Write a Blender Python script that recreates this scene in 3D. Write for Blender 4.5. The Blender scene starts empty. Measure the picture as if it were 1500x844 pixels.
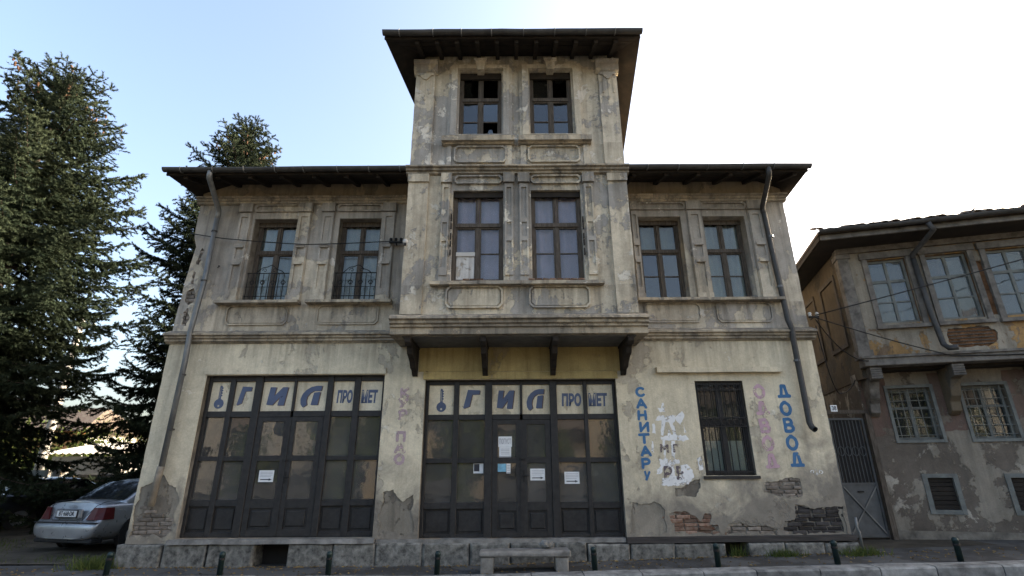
import bpy, bmesh, math, random
import numpy as np
from mathutils import Vector, Matrix
random.seed(7); rng = np.random.default_rng(7)
SC = bpy.context.scene; COL = SC.collection
R = math.radians
# ------------------------------------------------------------------ camera
cam = bpy.data.cameras.new('camera'); cam.sensor_width = 36; cam.lens = 36*743/1500
cam.clip_start = .05; cam.clip_end = 5000
co = bpy.data.objects.new('camera', cam); COL.objects.link(co); SC.camera = co
_p, _r = R(19.53), R(-.353)
_fw = Vector((0, math.cos(_p), math.sin(_p))); _ri = Vector((1, 0, 0)); _up = _ri.cross(_fw)
_a = math.cos(_r)*_ri + math.sin(_r)*_up; _b = -math.sin(_r)*_ri + math.cos(_r)*_up
co.matrix_world = Matrix(((_a.x, _b.x, -_fw.x, 0), (_a.y, _b.y, -_fw.y, -9.7), (_a.z, _b.z, -_fw.z, 1.6), (0, 0, 0, 1)))
# ------------------------------------------------------------------ sky, sun, exposure
SUN_EL, SUN_AZ = R(24), R(72)            # azimuth from +Y towards +X
W = bpy.data.worlds.new('World'); SC.world = W; W.use_nodes = True
wn = W.node_tree; wn.nodes.clear()
sky = wn.nodes.new('ShaderNodeTexSky'); sky.sky_type = 'NISHITA'; sky.sun_disc = False
sky.sun_elevation = SUN_EL; sky.sun_rotation = SUN_AZ; sky.air_density = 1.0; sky.dust_density = 6.0; sky.ozone_density = .6
bg = wn.nodes.new('ShaderNodeBackground'); bg.inputs['Strength'].default_value = .15
wo = wn.nodes.new('ShaderNodeOutputWorld')
wn.links.new(sky.outputs[0], bg.inputs['Color']); wn.links.new(bg.outputs[0], wo.inputs['Surface'])
sl = bpy.data.lights.new('sun', 'SUN'); sl.energy = 4.5; sl.angle = R(.5); sl.color = (1, .9, .76)
so = bpy.data.objects.new('sun', sl); COL.objects.link(so)
_sd = Vector((math.sin(SUN_AZ)*math.cos(SUN_EL), math.cos(SUN_AZ)*math.cos(SUN_EL), math.sin(SUN_EL)))
so.rotation_euler = _sd.to_track_quat('Z', 'Y').to_euler(); so.location = _sd*60
SC.view_settings.view_transform = 'Standard'; SC.view_settings.look = 'None'; SC.view_settings.gamma = 1
SC.view_settings.exposure = 2.0
SC.render.engine = 'CYCLES'; SC.cycles.use_denoising = True; SC.cycles.max_bounces = 6
SC.cycles.transparent_max_bounces = 12; SC.cycles.sample_clamp_indirect = 6

# ------------------------------------------------------------------ helpers: objects
def link(name, data, mat=None, parent=None, **props):
    o = bpy.data.objects.new(name, data); COL.objects.link(o)
    if mat and data and not data.materials: data.materials.append(mat)
    if parent: o.parent = parent
    for k, v in props.items(): o[k] = v
    return o
def thing(name, label, cat, loc=(0, 0, 0), rz=0, group=None):
    o = bpy.data.objects.new(name, None); COL.objects.link(o); o.location = loc; o.rotation_euler = (0, 0, rz)
    o.empty_display_size = .2; o['label'] = label; o['category'] = cat
    if group: o['group'] = group
    return o
def tag(o, label, cat, group=None):
    o['label'] = label; o['category'] = cat
    if group: o['group'] = group
    return o
def copy_tree(o, parent=None):
    kids = list(o.children); c = o.copy(); COL.objects.link(c)
    if parent: c.parent = parent
    for k in kids: copy_tree(k, c)
    return c
class MB:
    def __init__(s): s.v = []; s.f = []
    def add(s, v, f):
        n = len(s.v); s.v += [tuple(p) for p in v]; s.f += [tuple(i+n for i in q) for q in f]; return s
    def box(s, x0, x1, y0, y1, z0, z1, j=0):
        q = lambda a: a+random.uniform(-j, j) if j else a
        v = [(q(x), q(y), q(z)) for z in (z0, z1) for y in (y0, y1) for x in (x0, x1)]
        return s.add(v, [(0, 2, 3, 1), (4, 5, 7, 6), (0, 1, 5, 4), (2, 6, 7, 3), (0, 4, 6, 2), (1, 3, 7, 5)])
    def cham(s, x0, x1, y0, y1, z0, z1, c=.01, j=0):      # box with a chamfered front (-y) face
        q = lambda a: a+random.uniform(-j, j)
        b = [(x0, z0), (x1, z0), (x1, z1), (x0, z1)]; i = [(x0+c, z0+c), (x1-c, z0+c), (x1-c, z1-c), (x0+c, z1-c)]
        v = [(q(x), y1, q(z)) for x, z in b]+[(q(x), y0+c, q(z)) for x, z in b]+[(q(x), q(y0), q(z)) for x, z in i]
        f = [(3, 2, 1, 0), (8, 9, 10, 11)]
        for k in range(4):
            m = (k+1) % 4; f += [(k, m, 4+m, 4+k), (4+k, 4+m, 8+m, 8+k)]
        return s.add(v, f)
    def tube(s, pts, r, n=8, cap=True):
        P = [Vector(p) for p in pts]; rr = r if isinstance(r, (list, tuple)) else [r]*len(P)
        base = len(s.v); u = None
        for i, p in enumerate(P):
            t = (P[min(i+1, len(P)-1)]-P[max(i-1, 0)]).normalized()
            if u is None: u = t.orthogonal().normalized()
            u = (u-t*u.dot(t)).normalized(); w = t.cross(u)
            for k in range(n):
                a = 2*math.pi*k/n; s.v.append(tuple(p+(u*math.cos(a)+w*math.sin(a))*rr[i]))
        for i in range(len(P)-1):
            for k in range(n):
                a = base+i*n+k; b = base+i*n+(k+1) % n; s.f.append((a, b, b+n, a+n))
        if cap:
            s.f.append(tuple(base+k for k in reversed(range(n)))); s.f.append(tuple(base+(len(P)-1)*n+k for k in range(n)))
        return s
    def lathe(s, prof, n=16, c=(0, 0, 0), axis='z'):
        base = len(s.v)
        for r, h in prof:
            for k in range(n):
                a = 2*math.pi*k/n; x, y = r*math.cos(a), r*math.sin(a)
                p = (x, y, h) if axis == 'z' else (h, x, y) if axis == 'x' else (x, h, y)
                s.v.append((p[0]+c[0], p[1]+c[1], p[2]+c[2]))
        m = len(prof)
        for i in range(m-1):
            for k in range(n):
                a = base+i*n+k; b = base+i*n+(k+1) % n; s.f.append((a, b, b+n, a+n))
        s.f.append(tuple(base+k for k in reversed(range(n)))); s.f.append(tuple(base+(m-1)*n+k for k in range(n)))
        return s
    def run(s, prof, x0, x1, step=.22, j=.004, ends=True):  # profile of (y, z) swept along x, a little uneven
        n = max(1, int(abs(x1-x0)/step)); base = len(s.v); m = len(prof)
        for i in range(n+1):
            x = x0+(x1-x0)*i/n; dy, dz = random.uniform(-j, j), random.uniform(-j, j)
            for (y, z) in prof: s.v.append((x, y+dy+random.uniform(-j, j)*.5, z+dz*.6))
        for i in range(n):
            for k in range(m):
                a = base+i*m+k; b = base+i*m+(k+1) % m; s.f.append((a, a+m, b+m, b))
        s.f.append(tuple(base+k for k in range(m))); s.f.append(tuple(base+n*m+k for k in reversed(range(m))))
        return s
    def slab(s, quad, t, d=(0, 0, -1)):
        q = [Vector(p) for p in quad]; e = [p+Vector(d)*t for p in q]; n = len(q)
        f = [tuple(range(n)), tuple(reversed(range(n, 2*n)))]+[(k, k+n, (k+1) % n+n, (k+1) % n) for k in range(n)]
        return s.add(q+e, f)
    def mesh(s, name='mesh', smooth=False):
        me = bpy.data.meshes.new(name); me.from_pydata(s.v, [], s.f)
        bm = bmesh.new(); bm.from_mesh(me); bmesh.ops.recalc_face_normals(bm, faces=bm.faces); bm.to_mesh(me); bm.free()
        if smooth: me.polygons.foreach_set('use_smooth', [True]*len(me.polygons)); 
        me.update(); return me
    def obj(s, name, mat, parent=None, smooth=False, bevel=0, **props):
        o = link(name, s.mesh(name, smooth), mat, parent, **props)
        if bevel:
            b = o.modifiers.new('bevel', 'BEVEL'); b.width = bevel; b.segments = 1; b.limit_method = 'ANGLE'
        return o
def rough_poly(P, step, j, closed=True):
    out = []; n = len(P)
    for i in range(n if closed else n-1):
        a, b = Vector(P[i]), Vector(P[(i+1) % n]); L = (b-a).length; m = max(1, int(L/step))
        nrm = Vector((-(b-a).y, (b-a).x))/max(L, 1e-6)
        for k in range(m):
            p = a+(b-a)*k/m
            if j: p = p+nrm*random.uniform(-j, j)+(b-a)/max(L, 1e-6)*random.uniform(-j, j)*(.5 if k else .0)
            out.append((p.x, p.y))
    return out
def rect(x0, x1, z0, z1): return [(x0, z0), (x1, z0), (x1, z1), (x0, z1)]
def chrect(x0, x1, z0, z1, c): return [(x0+c, z0), (x1-c, z0), (x1, z0+c), (x1, z1-c), (x1-c, z1), (x0+c, z1), (x0, z1-c), (x0, z0+c)]
def plate_mesh(polys, y0, y1, name='plate'):
    """Filled 2D outline with holes (x, z) given depth: front at y0, back at y1."""
    c = bpy.data.curves.new('tmp', 'CURVE'); c.dimensions = '2D'; c.fill_mode = 'BOTH'; c.extrude = abs(y1-y0)/2
    for P in polys:
        sp = c.splines.new('POLY'); sp.points.add(len(P)-1); sp.use_cyclic_u = True
        for i, (x, z) in enumerate(P): sp.points[i].co = (x, z, 0, 1)
    o = bpy.data.objects.new('tmp', c); COL.objects.link(o)
    me = bpy.data.meshes.new_from_object(o.evaluated_get(bpy.context.evaluated_depsgraph_get()))
    bpy.data.objects.remove(o); bpy.data.curves.remove(c)
    me.transform(Matrix.Translation((0, (y0+y1)/2, 0)) @ Matrix.Rotation(math.pi/2, 4, 'X')); me.name = name
    return me
def plate(name, outer, holes, y0, y1, mat, parent, j=0, step=.13, **props):
    polys = [rough_poly(outer, step, j) if j else outer]+holes
    return link(name, plate_mesh(polys, y0, y1, name), mat, parent, **props)
_tc = {}
def text_mesh(body, size=1, off=0, shear=0, ex=.001, xs=1):
    k = (body, size, off, shear, ex, xs)
    if k in _tc: return _tc[k].copy()
    c = bpy.data.curves.new('tmp', 'FONT'); c.body = body; c.size = size; c.offset = off; c.shear = shear; c.extrude = ex
    c.align_x = 'CENTER'; c.align_y = 'CENTER'; c.resolution_u = 4
    o = bpy.data.objects.new('tmp', c); COL.objects.link(o)
    me = bpy.data.meshes.new_from_object(o.evaluated_get(bpy.context.evaluated_depsgraph_get()))
    bpy.data.objects.remove(o); bpy.data.curves.remove(c)
    me.transform(Matrix.Rotation(math.pi/2, 4, 'X') @ Matrix.Diagonal((xs, 1, 1, 1))); me.materials.clear(); _tc[k] = me
    return me.copy()

# ------------------------------------------------------------------ helpers: materials
class NT:
    def __init__(s, name):
        s.m = bpy.data.materials.new(name); s.m.use_nodes = True; s.t = s.m.node_tree; s.t.nodes.clear()
        s.out = s.n('OutputMaterial'); s.pos = s.n('NewGeometry').outputs['Position']
    def n(s, t, **kw):
        x = s.t.nodes.new('ShaderNode'+t)
        for k, v in kw.items(): setattr(x, k, v)
        return x
    def put(s, sock, v):
        if hasattr(v, 'is_output'): s.t.links.new(v, sock)
        else:
            if sock.type == 'RGBA' and isinstance(v, (tuple, list)) and len(v) == 3: v = (*v, 1)
            sock.default_value = v
    def noise(s, scale, detail=6, rough=.6, dist=0, vec=None, off=0, stretch=None):
        vec = vec if vec is not None else s.pos
        if off or stretch:
            mp = s.n('Mapping'); s.put(mp.inputs[0], vec); mp.inputs['Location'].default_value = (off, off*1.7, off*.6)
            if stretch: mp.inputs['Scale'].default_value = stretch
            vec = mp.outputs[0]
        x = s.n('TexNoise'); s.put(x.inputs['Vector'], vec); x.inputs['Scale'].default_value = scale
        x.inputs['Detail'].default_value = detail; x.inputs['Roughness'].default_value = rough; x.inputs['Distortion'].default_value = dist
        return x.outputs['Fac']
    def map(s, v, a, b, c=0., d=1.):
        x = s.n('MapRange'); s.put(x.inputs[0], v); s.put(x.inputs[1], a); s.put(x.inputs[2], b); s.put(x.inputs[3], c); s.put(x.inputs[4], d)
        return x.outputs[0]
    def math(s, op, a, b=0.):
        x = s.n('Math', operation=op); s.put(x.inputs[0], a); s.put(x.inputs[1], b); return x.outputs[0]
    def mix(s, f, a, b, mode='MIX'):
        x = s.n('Mix', data_type='RGBA', blend_type=mode); s.put(x.inputs[0], f); s.put(x.inputs[6], a); s.put(x.inputs[7], b); return x.outputs[2]
    def xyz(s):
        x = s.n('SeparateXYZ'); s.put(x.inputs[0], s.pos); return x.outputs
    def bump(s, h, strength=.5, dist=.01):
        x = s.n('Bump'); s.put(x.inputs['Height'], h); x.inputs['Strength'].default_value = strength; x.inputs['Distance'].default_value = dist
        return x.outputs[0]
    def bsdf(s, col, rough=.9, metal=0., nrm=None, spec=.3, **kw):
        x = s.n('BsdfPrincipled'); s.put(x.inputs['Base Color'], col); s.put(x.inputs['Roughness'], rough); s.put(x.inputs['Metallic'], metal)
        x.inputs['Specular IOR Level'].default_value = spec
        if nrm is not None: s.put(x.inputs['Normal'], nrm)
        for k, v in kw.items(): s.put(x.inputs[k], v)
        return x.outputs[0]
    def done(s, sh): s.t.links.new(sh, s.out.inputs['Surface']); return s.m
def plaster(name, coat, under, chalk, a=.5, c=.62, dirt=(.1, .085, .06), dirt_amt=.5, sc=1., seed=0., grad=None, damp=None, sills=(), tint=.3, edge=.009, bumpd=.018):
    """Old wall paint: a coat worn off to an under-layer, chalky flakes, rain streaks, grime."""
    t = NT(name); n1 = t.noise(.8*sc, 10, .66, .35, off=seed, stretch=(1.15, 1.15, .85)); xs = t.xyz(); n1 = t.math('ADD', n1, t.map(t.noise(6.5*sc, 9, .72, .2, off=seed+17), .3, .7, -.045, .045))
    n1 = t.math('ADD', n1, t.map(t.noise(.31, 3, .5, off=seed+70), .36, .64, -.055, .055))
    if grad: # (axis, p0, p1, add0, add1): more or less of the coat kept along an axis
        n1 = t.math('ADD', n1, t.map(xs[grad[0]], grad[1], grad[2], grad[3], grad[4]))
    m1 = t.map(n1, a-edge, a+edge)
    n2 = t.noise(1.9*sc, 12, .7, .3, off=seed+11); m2 = t.map(n2, c-edge, c+edge*1.5)
    n3 = t.noise(.55, 4, .5, off=seed+5); grain = t.noise(45, 6, .7, off=seed)
    blot = t.noise(5, 8, .7, .4, off=seed+3)
    under_v = t.mix(t.map(blot, .35, .65), under, tuple(v*.72 for v in under))
    coat_v = t.mix(t.map(t.noise(3.1, 9, .68, .6, off=seed+21), .36, .66), coat, tuple(v*.76 for v in coat))
    col = t.mix(m1, under_v, coat_v); col = t.mix(m2, col, chalk)
    streak = t.noise(1.6, 7, .6, .2, off=seed+8, stretch=(4.5, 4.5, .35))
    st = t.math('MULTIPLY', t.map(streak, .48, .72), dirt_amt); col = t.mix(st, col, dirt)
    spk = t.map(t.noise(9, 10, .75, off=seed+31), .63, .7); col = t.mix(t.math('MULTIPLY', spk, .45), col, dirt)
    v = t.map(n3, .3, .7, 1-tint, 1+tint*.5); v = t.math('MULTIPLY', v, t.map(grain, .3, .7, .86, 1.12))
    vc = t.n('CombineColor'); [t.put(vc.inputs[i], v) for i in range(3)]
    col = t.mix(1., col, vc.outputs[0], 'MULTIPLY')
    if damp:   # (z0, z1, colour): rising damp and splash stains, ragged upper edge
        z = t.math('ADD', xs[2], t.map(t.noise(1.3, 10, .66, .4, off=seed+40), .25, .75, -1.15, 1.15)); z = t.math('SUBTRACT', z, t.map(xs[0], 3.4, 5.3, 0, .55))
        col = t.mix(t.map(z, damp[0], damp[1], .92, 0), col, t.mix(t.map(blot, .3, .7), damp[2], tuple(q*.6 for q in damp[2])))
    if sills:   # rain streaks running down from ledges: (top z, length)
        sk = t.map(t.noise(2.2, 6, .65, .15, off=seed+61, stretch=(4, 4, .22)), .40, .66); tot = None
        for zt_, ln_ in sills:
            a_ = t.math('MULTIPLY', t.map(xs[2], zt_-ln_, zt_, 0, 1), t.math('LESS_THAN', xs[2], zt_+.01)); tot = a_ if tot is None else t.math('MAXIMUM', tot, a_)
        col = t.mix(t.math('MULTIPLY', t.math('MULTIPLY', sk, tot), .7), col, dirt)
    h = t.math('ADD', t.math('MULTIPLY', m1, .5), t.math('ADD', t.math('MULTIPLY', m2, .35), t.math('MULTIPLY', t.math('ADD', grain, blot), .3)))
    return t.done(t.bsdf(col, .95, nrm=t.bump(h, .8, bumpd), spec=.15))
def simple(name, col, rough=.8, metal=0, var=.25, scale=6, bump=.2, col2=None, spec=.3, stretch=None, objvar=0, bd=.004):
    t = NT(name); n = t.noise(scale, 8, .65, .2, stretch=stretch); f = t.map(n, .32, .68)
    c = t.mix(f, tuple(v*(1-var) for v in col), col2 if col2 else tuple(min(1, v*(1+var*.6)) for v in col))
    if objvar:
        oi = t.n('ObjectInfo'); v = t.map(oi.outputs['Random'], 0, 1, 1-objvar, 1+objvar); vc = t.n('CombineColor')
        [t.put(vc.inputs[i], v) for i in range(3)]; c = t.mix(1., c, vc.outputs[0], 'MULTIPLY')
    g = t.noise(scale*9, 5, .7)
    return t.done(t.bsdf(c, t.map(n, .3, .7, max(.05, rough-.08), min(1, rough+.08)), metal, t.bump(t.math('ADD', n, t.math('MULTIPLY', g, .5)), bump, bd), spec))
def glass(name, refl=.16, dust=0., dustc=(.25, .22, .17), dark=1., tint=(.8, .85, .85)):
    t = NT(name); lw = t.n('LayerWeight'); lw.inputs['Blend'].default_value = .35
    nz = t.noise(2.1, 3, .5); nr = t.bump(nz, .25, .02); oi = t.n('ObjectInfo'); rnd = oi.outputs['Random']
    cv = t.n('CombineXYZ'); t.put(cv.inputs[0], t.map(rnd, 0, 1, -.035, .035)); t.put(cv.inputs[2], t.map(t.math('FRACT', t.math('MULTIPLY', rnd, 7.31)), 0, 1, -.05, .05))
    va = t.n('VectorMath', operation='ADD'); t.put(va.inputs[0], nr); t.put(va.inputs[1], cv.outputs[0]); nr = va.outputs[0]
    tr = t.n('BsdfTransparent'); t.put(tr.inputs[0], tuple(c*dark for c in tint)); gl = t.n('BsdfGlossy'); gl.inputs['Roughness'].default_value = .03
    t.put(gl.inputs['Normal'], nr)
    f = t.math('ADD', t.math('MULTIPLY', lw.outputs['Fresnel'], .35), refl)
    m = t.n('MixShader'); t.put(m.inputs[0], f); t.t.links.new(tr.outputs[0], m.inputs[1]); t.t.links.new(gl.outputs[0], m.inputs[2]); out = m.outputs[0]
    if dust:
        d = t.n('BsdfDiffuse'); t.put(d.inputs[0], dustc); m2 = t.n('MixShader')
        t.put(m2.inputs[0], t.map(t.math('ADD', t.noise(1.7, 8, .65, .4), t.math('MULTIPLY', t.noise(14, 6, .7), .3)), .35, .95, t.map(t.math('FRACT', t.math('MULTIPLY', rnd, 3.7)), 0, 1, dust*.15, dust*.75), t.map(rnd, 0, 1, dust*1.0, dust*1.7)))
        t.t.links.new(out, m2.inputs[1]); t.t.links.new(d.outputs[0], m2.inputs[2]); out = m2.outputs[0]
    return t.done(out)
def paint(name, col, wear=.5, scale=9):
    t = NT(name); n = t.noise(scale, 12, .72, .3); b = t.noise(4, 5, .6)
    sh = t.bsdf(t.mix(t.map(b, .3, .7), col, tuple(c*.78 for c in col)), .85, spec=.2)
    tr = t.n('BsdfTransparent'); m = t.n('MixShader'); t.put(m.inputs[0], t.map(n, wear-.03, wear+.03, 1, 0))
    t.t.links.new(tr.outputs[0], m.inputs[1]); t.t.links.new(sh, m.inputs[2]); return t.done(m.outputs[0])
M = {}
M['ground'] = plaster('cream_plaster', (.66, .58, .42), (.48, .425, .325), (.70, .64, .51), .39, .645, sc=1.3, seed=3, sills=((3.96, .75), (.0, .01)), damp=(.55, 1.65, (.23, .205, .17)), dirt=(.22, .19, .14), dirt_amt=.4, tint=.16)
M['wing'] = plaster('grey_plaster', (.365, .33, .28), (.53, .46, .35), (.60, .55, .47), .49, .635, sc=1.1, seed=14, sills=((4.71, .45), (6.98, .5)), grad=(2, 4.3, 6.0, -.055, .10), dirt_amt=.55, dirt=(.075, .065, .05))
M['bay'] = plaster('patchy_plaster', (.345, .32, .28), (.57, .495, .37), (.62, .57, .47), .505, .59, sc=1.25, seed=29, sills=((4.74, .5), (7.09, .7)), grad=(0, -2.1, 2.3, -.035, .02), dirt_amt=.5, dirt=(.10, .085, .06))
M['tower'] = plaster('tower_plaster', (.37, .345, .305), (.58, .51, .39), (.64, .59, .50), .505, .575, sc=1.2, seed=51, sills=((7.79, .45), (10.2, .8)), dirt_amt=.45, dirt=(.11, .095, .07))
M['trim'] = plaster('trim_plaster', (.32, .28, .22), (.48, .405, .295), (.54, .49, .40), .50, .65, sc=2.2, seed=77, dirt_amt=.75, sills=((4.2, .2), (7.2, .2)), dirt=(.07, .06, .05))
M['yellow'] = plaster('ochre_plaster', (.43, .335, .15), (.36, .29, .17), (.46, .39, .25), .42, .68, sc=1.5, seed=91, dirt_amt=.5, dirt=(.13, .09, .04))
M['frieze'] = plaster('frieze_plaster', (.33, .265, .185), (.25, .21, .155), (.3, .26, .2), .46, .7, sc=.9, seed=63, dirt_amt=.6, dirt=(.09, .07, .045))
M['cement'] = simple('bare_cement', (.185, .165, .135), .97, var=.5, scale=4, bump=.8, bd=.02, spec=.1)
M['red_brick'] = simple('red_brick', (.23, .10, .06), .95, var=.45, scale=12, bump=.6, objvar=.45, col2=(.27, .2, .15), spec=.1)
M['grey_brick'] = simple('grey_brick', (.20, .17, .14), .95, var=.45, scale=10, bump=.6, objvar=.35, spec=.1)
M['dark_brick'] = simple('sooty_brick', (.055, .05, .047), .95, var=.5, scale=10, bump=.6, objvar=.4, spec=.1)
M['stone'] = simple('base_stone', (.17, .165, .15), .95, var=.75, scale=9, bump=.9, objvar=.2, bd=.012, spec=.1, col2=(.25, .24, .21))
M['ledge'] = simple('worn_concrete', (.2, .19, .17), .95, var=.5, scale=5, bump=.7, bd=.01, spec=.1)
M['beam'] = simple('dark_beam', (.05, .044, .04), .85, var=.5, scale=6, bump=.5, stretch=(.4, 3, 6))
M['frame'] = simple('charcoal_paint', (.022, .021, .02), .6, var=.4, scale=7, bump=.25, spec=.3, stretch=(1.5, 1.5, 1.5), col2=(.034, .032, .03))
M['wood'] = simple('weathered_wood', (.075, .058, .042), .88, var=.5, scale=7, bump=.5, stretch=(6, 6, .8), col2=(.12, .10, .08))
M['rafter'] = simple('old_rafter_wood', (.022, .018, .014), .92, var=.5, scale=5, bump=.5, col2=(.036, .028, .021))
M['pipe'] = simple('zinc_pipe', (.15, .16, .165), .5, .35, var=.4, scale=5, bump=.15, stretch=(1, 1, .4), col2=(.2, .2, .19))
M['gutter'] = simple('dull_gutter', (.06, .058, .055), .6, .3, var=.4, scale=5, bump=.2)
M['oldpipe'] = simple('asbestos_pipe', (.24, .21, .165), .9, var=.35, scale=5, bump=.3)
M['tile'] = simple('clay_tile', (.15, .085, .06), .93, var=.55, scale=5, bump=.5, objvar=.35, col2=(.13, .115, .09))
M['iron'] = simple('dark_iron', (.02, .019, .018), .65, .3, var=.4, scale=12, bump=.2)
M['glass'] = glass('old_glass', .03, .06, (.25, .24, .22), dark=.97)
M['glass_blue'] = glass('clean_glass', .07, .03, dark=.75)
M['shopglass'] = glass('dusty_shop_glass', .075, .34, (.175, .168, .155), dark=.55)
M['curtain_v'] = simple('violet_curtain', (.62, .46, .56), .95, var=.12, scale=3, bump=.1, spec=.05)
M['curtain_w'] = simple('white_curtain', (.46, .44, .40), .95, var=.12, scale=3, bump=.1, spec=.05)
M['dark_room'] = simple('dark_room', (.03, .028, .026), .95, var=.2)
M['sign'] = plaster('sign_board', (.66, .585, .43), (.52, .455, .33), (.69, .63, .49), .4, .7, dirt=(.2, .14, .08), dirt_amt=.45, seed=5, tint=.16, sc=1.5, bumpd=.002)
M['blue'] = paint('faded_blue_sign_paint', (.10, .125, .195), .66)
M['brown'] = paint('brown_shadow_paint', (.13, .085, .065), .75)
M['wallblue'] = paint('blue_wall_paint', (.065, .16, .30), .645)
M['wallpink'] = paint('faded_pink_paint', (.50, .33, .37), .555, 9)
M['wallpale'] = paint('very_faded_pink_paint', (.46, .34, .35), .53, 10)
M['white'] = paint('white_smear_paint', (.78, .77, .74), .565, 5)
M['paper'] = simple('paper', (.66, .67, .66), .8, var=.08, scale=8, bump=.1)
M['ink'] = simple('black_ink', (.04, .04, .045), .8, var=.1)
M['greyink'] = simple('grey_print', (.3, .3, .31), .8, var=.1)
M['sky_print'] = simple('blue_print', (.2, .42, .55), .7, var=.3, scale=14)
M['bollard'] = simple('green_bollard', (.018, .034, .033), .5, .2, var=.4, scale=14, bump=.2)
M['asphalt'] = simple('asphalt', (.05, .05, .052), .9, var=.35, scale=3, bump=.6, bd=.006, spec=.2)
M['kerb'] = simple('kerb_stone', (.21, .208, .195), .93, var=.6, scale=5, bump=.6, objvar=.15, spec=.15)
M['yard'] = simple('yard_dirt', (.075, .065, .05), .97, var=.5, scale=1.8, bump=.8, bd=.03, spec=.1)
M['earth'] = simple('earth', (.09, .082, .065), .97, var=.4, scale=.4, bump=.5, spec=.1)
M['marking'] = paint('white_road_paint', (.7, .7, .68), .62, 8)
M['copper'] = simple('brass', (.3, .24, .12), .4, .7, var=.2)
def pavement_mat():
    t = NT('pavement'); b = t.n('TexBrick'); t.put(b.inputs['Vector'], t.pos); b.inputs['Scale'].default_value = 1
    b.inputs['Brick Width'].default_value = .2; b.inputs['Row Height'].default_value = .1; b.inputs['Mortar Size'].default_value = .006
    b.inputs['Color1'].default_value = (.062, .062, .062, 1); b.inputs['Color2'].default_value = (.085, .084, .082, 1); b.inputs['Mortar'].default_value = (.03, .03, .028, 1)
    n = t.noise(2.2, 9, .65, .3); c = t.mix(t.map(n, .40, .56), b.outputs['Color'], (.048, .045, .04)); pt = t.map(t.noise(.9, 3, .5, off=9), .52, .53); c = t.mix(t.math('MULTIPLY', pt, .6), c, (.10, .098, .092))
    leaf = t.map(t.noise(16, 8, .7), .66, .69); c = t.mix(leaf, c, (.13, .10, .06))
    return t.done(t.bsdf(c, .88, nrm=t.bump(t.math('ADD', b.outputs['Fac'], t.math('MULTIPLY', n, -1.5)), .6, -.006), spec=.2))
M['pavement'] = pavement_mat()

# ------------------------------------------------------------------ the ground
def gz(x): return .05+.024*(min(max(x, -1), 16)+1)
def yk(x): return -.97-.02*max(-14, min(x, 16))-.035*max(0, min(x, 16)-3)     # inner edge of the kerb
def strip(name, xs, ya, yb, zf, mat, ny=1):
    m = MB(); v = []
    for x in xs:
        for k in range(ny+1):
            y = ya(x)+(yb(x)-ya(x))*k/ny; v.append((x, y, zf(x, y)))
    f = [(i*(ny+1)+k, (i+1)*(ny+1)+k, (i+1)*(ny+1)+k+1, i*(ny+1)+k+1) for i in range(len(xs)-1) for k in range(ny)]
    return m.add(v, f).obj(name, mat, None, kind='structure')
XS = [-2500, -60, -30]+[-20+i*1.0 for i in range(37)]+[20, 30, 60, 2500]
strip('ground', XS, lambda x: -2500, lambda x: 2500, lambda x, y: gz(x)-.19, M['earth'], 3)
strip('road', XS, lambda x: -8.6, lambda x: yk(x)-.29, lambda x, y: gz(x)-.13, M['asphalt'], 4)
strip('far_pavement', XS, lambda x: -14, lambda x: -8.6, lambda x, y: gz(x)-.05, M['pavement'], 2)
strip('pavement', XS, lambda x: yk(x)+.0, lambda x: .2 if x < 6 else 2.5, lambda x, y: gz(x), M['pavement'], 2)
strip('yard', [-60, -30]+[-20+i for i in range(14)]+[-6.5], lambda x: .2, lambda x: 60, lambda x, y: gz(x)-.004+.03*math.sin(x*1.3+y), M['yard'], 40)
strip('passage', [5.9, 7, 8.5], lambda x: .2, lambda x: 12, lambda x, y: gz(x)+.004, M['yard'], 3)
kerb = link('kerb', None); kerb['kind'] = 'structure'
x = -8.2; k = 0
while x < 12:
    L = .84+.08*math.sin(k*2.3); a, b = x+.008, x+L-.008
    m = MB(); prof = []
    for xx in (a, b):
        y1 = yk(xx); z = gz(xx)
        prof.append([(xx, y1-.002, z-.16), (xx, y1-.30, z-.16), (xx, y1-.30, z-.012), (xx, y1-.275, z+.012), (xx, y1-.015, z+.016), (xx, y1-.002, z+.006)])
    v = [(p[0], p[1]+random.uniform(-.005, .005), p[2]+random.uniform(-.004, .004)) for p in prof[0]+prof[1]]
    m.add(v, [tuple(range(6)), tuple(reversed(range(6, 12)))]+[(i, (i+1) % 6, (i+1) % 6+6, i+6) for i in range(6)])
    m.obj('kerb_stone', M['kerb'], kerb); x += L; k += 1
mk = MB(); mk.slab([(4.55, -1.62, gz(4.6)-.124), (5.5, -1.5, gz(5.5)-.124), (5.75, -1.66, gz(5.7)-.124), (4.75, -1.85, gz(4.7)-.124)], .003)
mk.obj('road_marking', M['marking'], None, kind='structure')

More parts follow.
